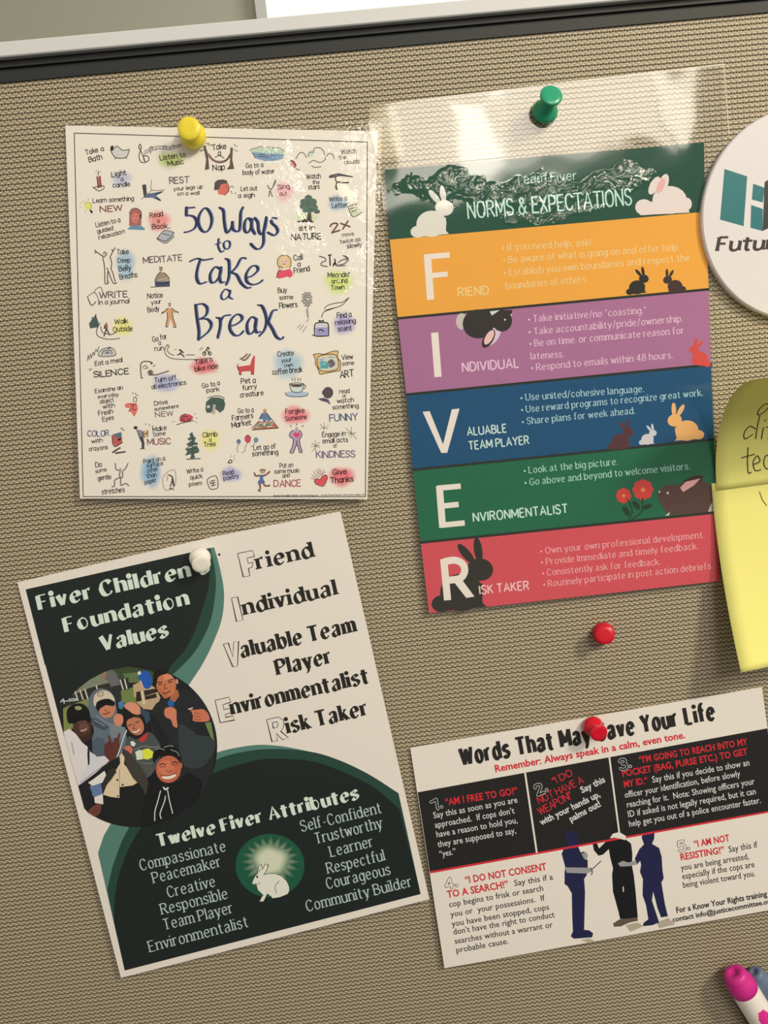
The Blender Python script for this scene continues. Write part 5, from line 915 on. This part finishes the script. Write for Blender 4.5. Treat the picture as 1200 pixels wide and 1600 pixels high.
hand_note('handwriting', up_fn, ['25.5,49 22.5,50 21,46.5 22.5,44.5 25.5,47;25.8,49 26,44', '20,35 17,36 15,33 15.5,30.5 18.5,32 20.5,36;20.5,36 21,31;23.5,41 23,30;23,32 25.5,35 26.5,32 23,30.5',
 '16,24 12.5,25.5 10.5,22.5 11.5,20 15,21.5;16.5,30 17,19.5;20,24 20,19;20,27 20.2,27.6;27,29 24,30 23.5,25 23.6,18.5;21.5,24 29,24.5', '13.5,16 13.8,6 15.5,5.5;10.5,12 17,12.8;16.5,8.5 20,9.5 18.5,12 16.5,9.5 17.5,6 20.5,6;26,11 23,11.5 22,8.5 23.5,6 26,6.5;28.5,15 28.5,5;28.5,9 31,11 32,5'], n1)
cl_ = curl(.30, .8, .6, L=.0745); ax_u, up_u = ax, up; _rm = Matrix.Rotation(radians(0.0), 3, 'Y')
ax, up = _rm @ ax, _rm @ up
lo_fn = note_fn(W(1111.5, 763, .0030), lambda a, b: (lambda t_: (-t_[0], t_[1]*(1.15-.9*a/.076), t_[2]*-1))(cl_(-b)) if b < 0 else (b, 0, 0))
n2 = thing('sticky_note', 'pale yellow sticky note with its lower left corner lifted, below the curled note', 'note', W(1111.5, 763, .0004))
grid_sheet('paper_sheet', lambda a, b, l=0: lo_fn(a, b, l), .076, -.0745, .002, YEL, n2)
hand_note('handwriting', lo_fn, ['19.5,-4 20.5,-7.5 22,-10', '23,-22.5 23.5,-27 26,-28.5 28,-25;28,-22.5 28.5,-28', '21,-37 22,-46;22,-43 25,-42 25.5,-45.5 22,-46.5', '19.5,-53 20.5,-60;20.5,-56 23,-53.5;24.5,-57 28,-58', '24,-67 20.5,-68.5 21,-72 24.5,-72.5 25.5,-69 24,-67'], n2, .00036)

# ------------------------------------------------------------------ push pins
def lathe(prof, n=32):
    """profile (radius, along) -> bmesh around +Z"""
    bm = bmesh.new(); R_ = []
    for r_, z in prof: R_.append([bm.verts.new((r_*cos(2*pi*i/n), r_*sin(2*pi*i/n), z)) for i in range(n)])
    for a, b in zip(R_, R_[1:]):
        for i in range(n): bm.faces.new((a[i], a[(i+1) % n], b[(i+1) % n], b[i]))
    bm.faces.new(R_[0]); bm.faces.new(R_[-1][::-1]); return bm
def pin(label, base, head, hb, hh, m, rs=1.0):
    a, b = W(*base, hb), W(*head, hh); d = (b-a); L = d.length
    M = Matrix.Translation(a) @ d.to_track_quat('Z', 'Y').to_matrix().to_4x4()
    o = thing('push_pin', label, 'pin', a, 'push pins in the fabric')
    k = .001*rs
    prof = [(2.2*k, 0), (3.9*k, .0002), (4.65*k, .0007), (4.9*k, .0016), (4.75*k, .0026), (4.0*k, .0038), (3.0*k, .0048), (2.45*k, .006), (2.2*k, L*.62), (2.15*k, L-.0026), (2.6*k, L-.0018), (3.7*k, L-.0013), (4.1*k, L-.0009), (4.15*k, L-.0003), (3.9*k, L), (2.2*k, L+.00005)]
    bm = lathe(prof, 40); bm.transform(M); bm_obj('plastic_grip', bm, m, o, True)
    bm = lathe([(.0005, .001), (.0005, -.006), (.0001, -.009)], 10); bm.transform(M); bm_obj('steel_needle', bm, STEEL, o, True)
    return o
pin('yellow push pin at the top of the white break poster', (303, 214), (295, 200), .0022, .0105, plastic('yellow_plastic', alb(236, 204, 54)))
pin('green push pin leaning upward in the clear film above the banded poster', (849.5, 179), (862, 148), .0018, .0115, plastic('green_plastic', alb(38, 150, 104)))
pin('white push pin at the top of the dark green values poster', (312, 869), (314.5, 882), .0020, .0098, plastic('white_plastic', alb(236, 222, 202)), .87)
RP = plastic('red_plastic', alb(206, 16, 38))
pin('red push pin seen head on in bare fabric above the words card', (942.5, 989), (945, 992), .0005, .0085, RP, .93)
pin('red push pin tilted over the title of the words card', (924, 1132), (936.5, 1146), .0020, .0100, RP, .87)

# ------------------------------------------------------------------ markers in the bottom right corner
MK_W = noise_bump(mat('marker_barrel', alb(240, 216, 196), .38), 300, .05, .0001); MK_P = plastic('magenta_plastic', alb(204, 36, 124), .42); MK_B = mat('blue_grey_plastic', alb(98, 110, 124), .45); MK_D = mat('dark_plastic', alb(40, 26, 18), .4); MK_PR = mat('magenta_print', alb(222, 40, 130), .45)
def marker(label, tip, dirpx, h, r_, mb, mc, cap_l, capr=1.0, length=.13, printed=False, rel='barrel'):
    a = W(*tip, h); b = W(*dirpx, h); d = (b-a).normalized(); a0 = a
    M = Matrix.Translation(a0) @ d.to_track_quat('Z', 'Y').to_matrix().to_4x4()
    o = thing('marker_pen', label, 'marker', a+d*length)
    cr = r_*capr
    prof = [(cr*.30, .0006), (cr*.34, 0), (cr*.62, .0001), (cr*.80, .0010), (cr*.84, .0030), (cr*.87, .0036), (cr*.97, .0048), (cr, .0075), (cr*1.0, cap_l), (cr*.9, cap_l+.0003)]
    bm = lathe(prof, 48); bm.transform(M); bm_obj('end_cap', bm, mc, o, True)
    bm = lathe([(r_*.5, cap_l-.002), (r_*.98, cap_l-.0002), (r_, cap_l+.0008), (r_, length-.002), (r_*.9, length)], 48); bm.transform(M); bm_obj(rel, bm, mb, o, True)
    return o, M
mk, MM = marker('white marker with a magenta end, foremost at the bottom right corner', (1146, 1519), (1206, 1616), .0080, .0060, MK_W, MK_P, .0098, 1.02)
bm = bmesh.new()
n_a, n_b = 10, 8; RR = .00605
gr = [[bm.verts.new(MM @ Vector((RR*cos(2.55+u_*.9+.0), RR*sin(2.55+u_*.9), .0175+v_*.011))) for u_ in [i/n_a for i in range(n_a+1)]] for v_ in [j/n_b for j in range(n_b+1)]]
MKF = True
for j in range(n_b):
    for i in range(n_a):
        if hypot((i+.5)/n_a-.5, ((j+.5)/n_b-.5)) < .52: bm.faces.new((gr[j][i], gr[j][i+1], gr[j+1][i+1], gr[j+1][i]))
bm_obj('printed_mark', bm, MK_PR, mk)
marker('blue grey marker behind the white and magenta one, at the frame edge', (1178, 1518), (1240, 1600), .0050, .0044, MK_B, MK_B, .02)
marker('dark brown pen under the left side of the white marker', (1146, 1546), (1198, 1642), .0022, .0021, MK_D, MK_D, .02)
for o in bpy.data.objects:
    if o.name.startswith('marker_pen') is False: pass
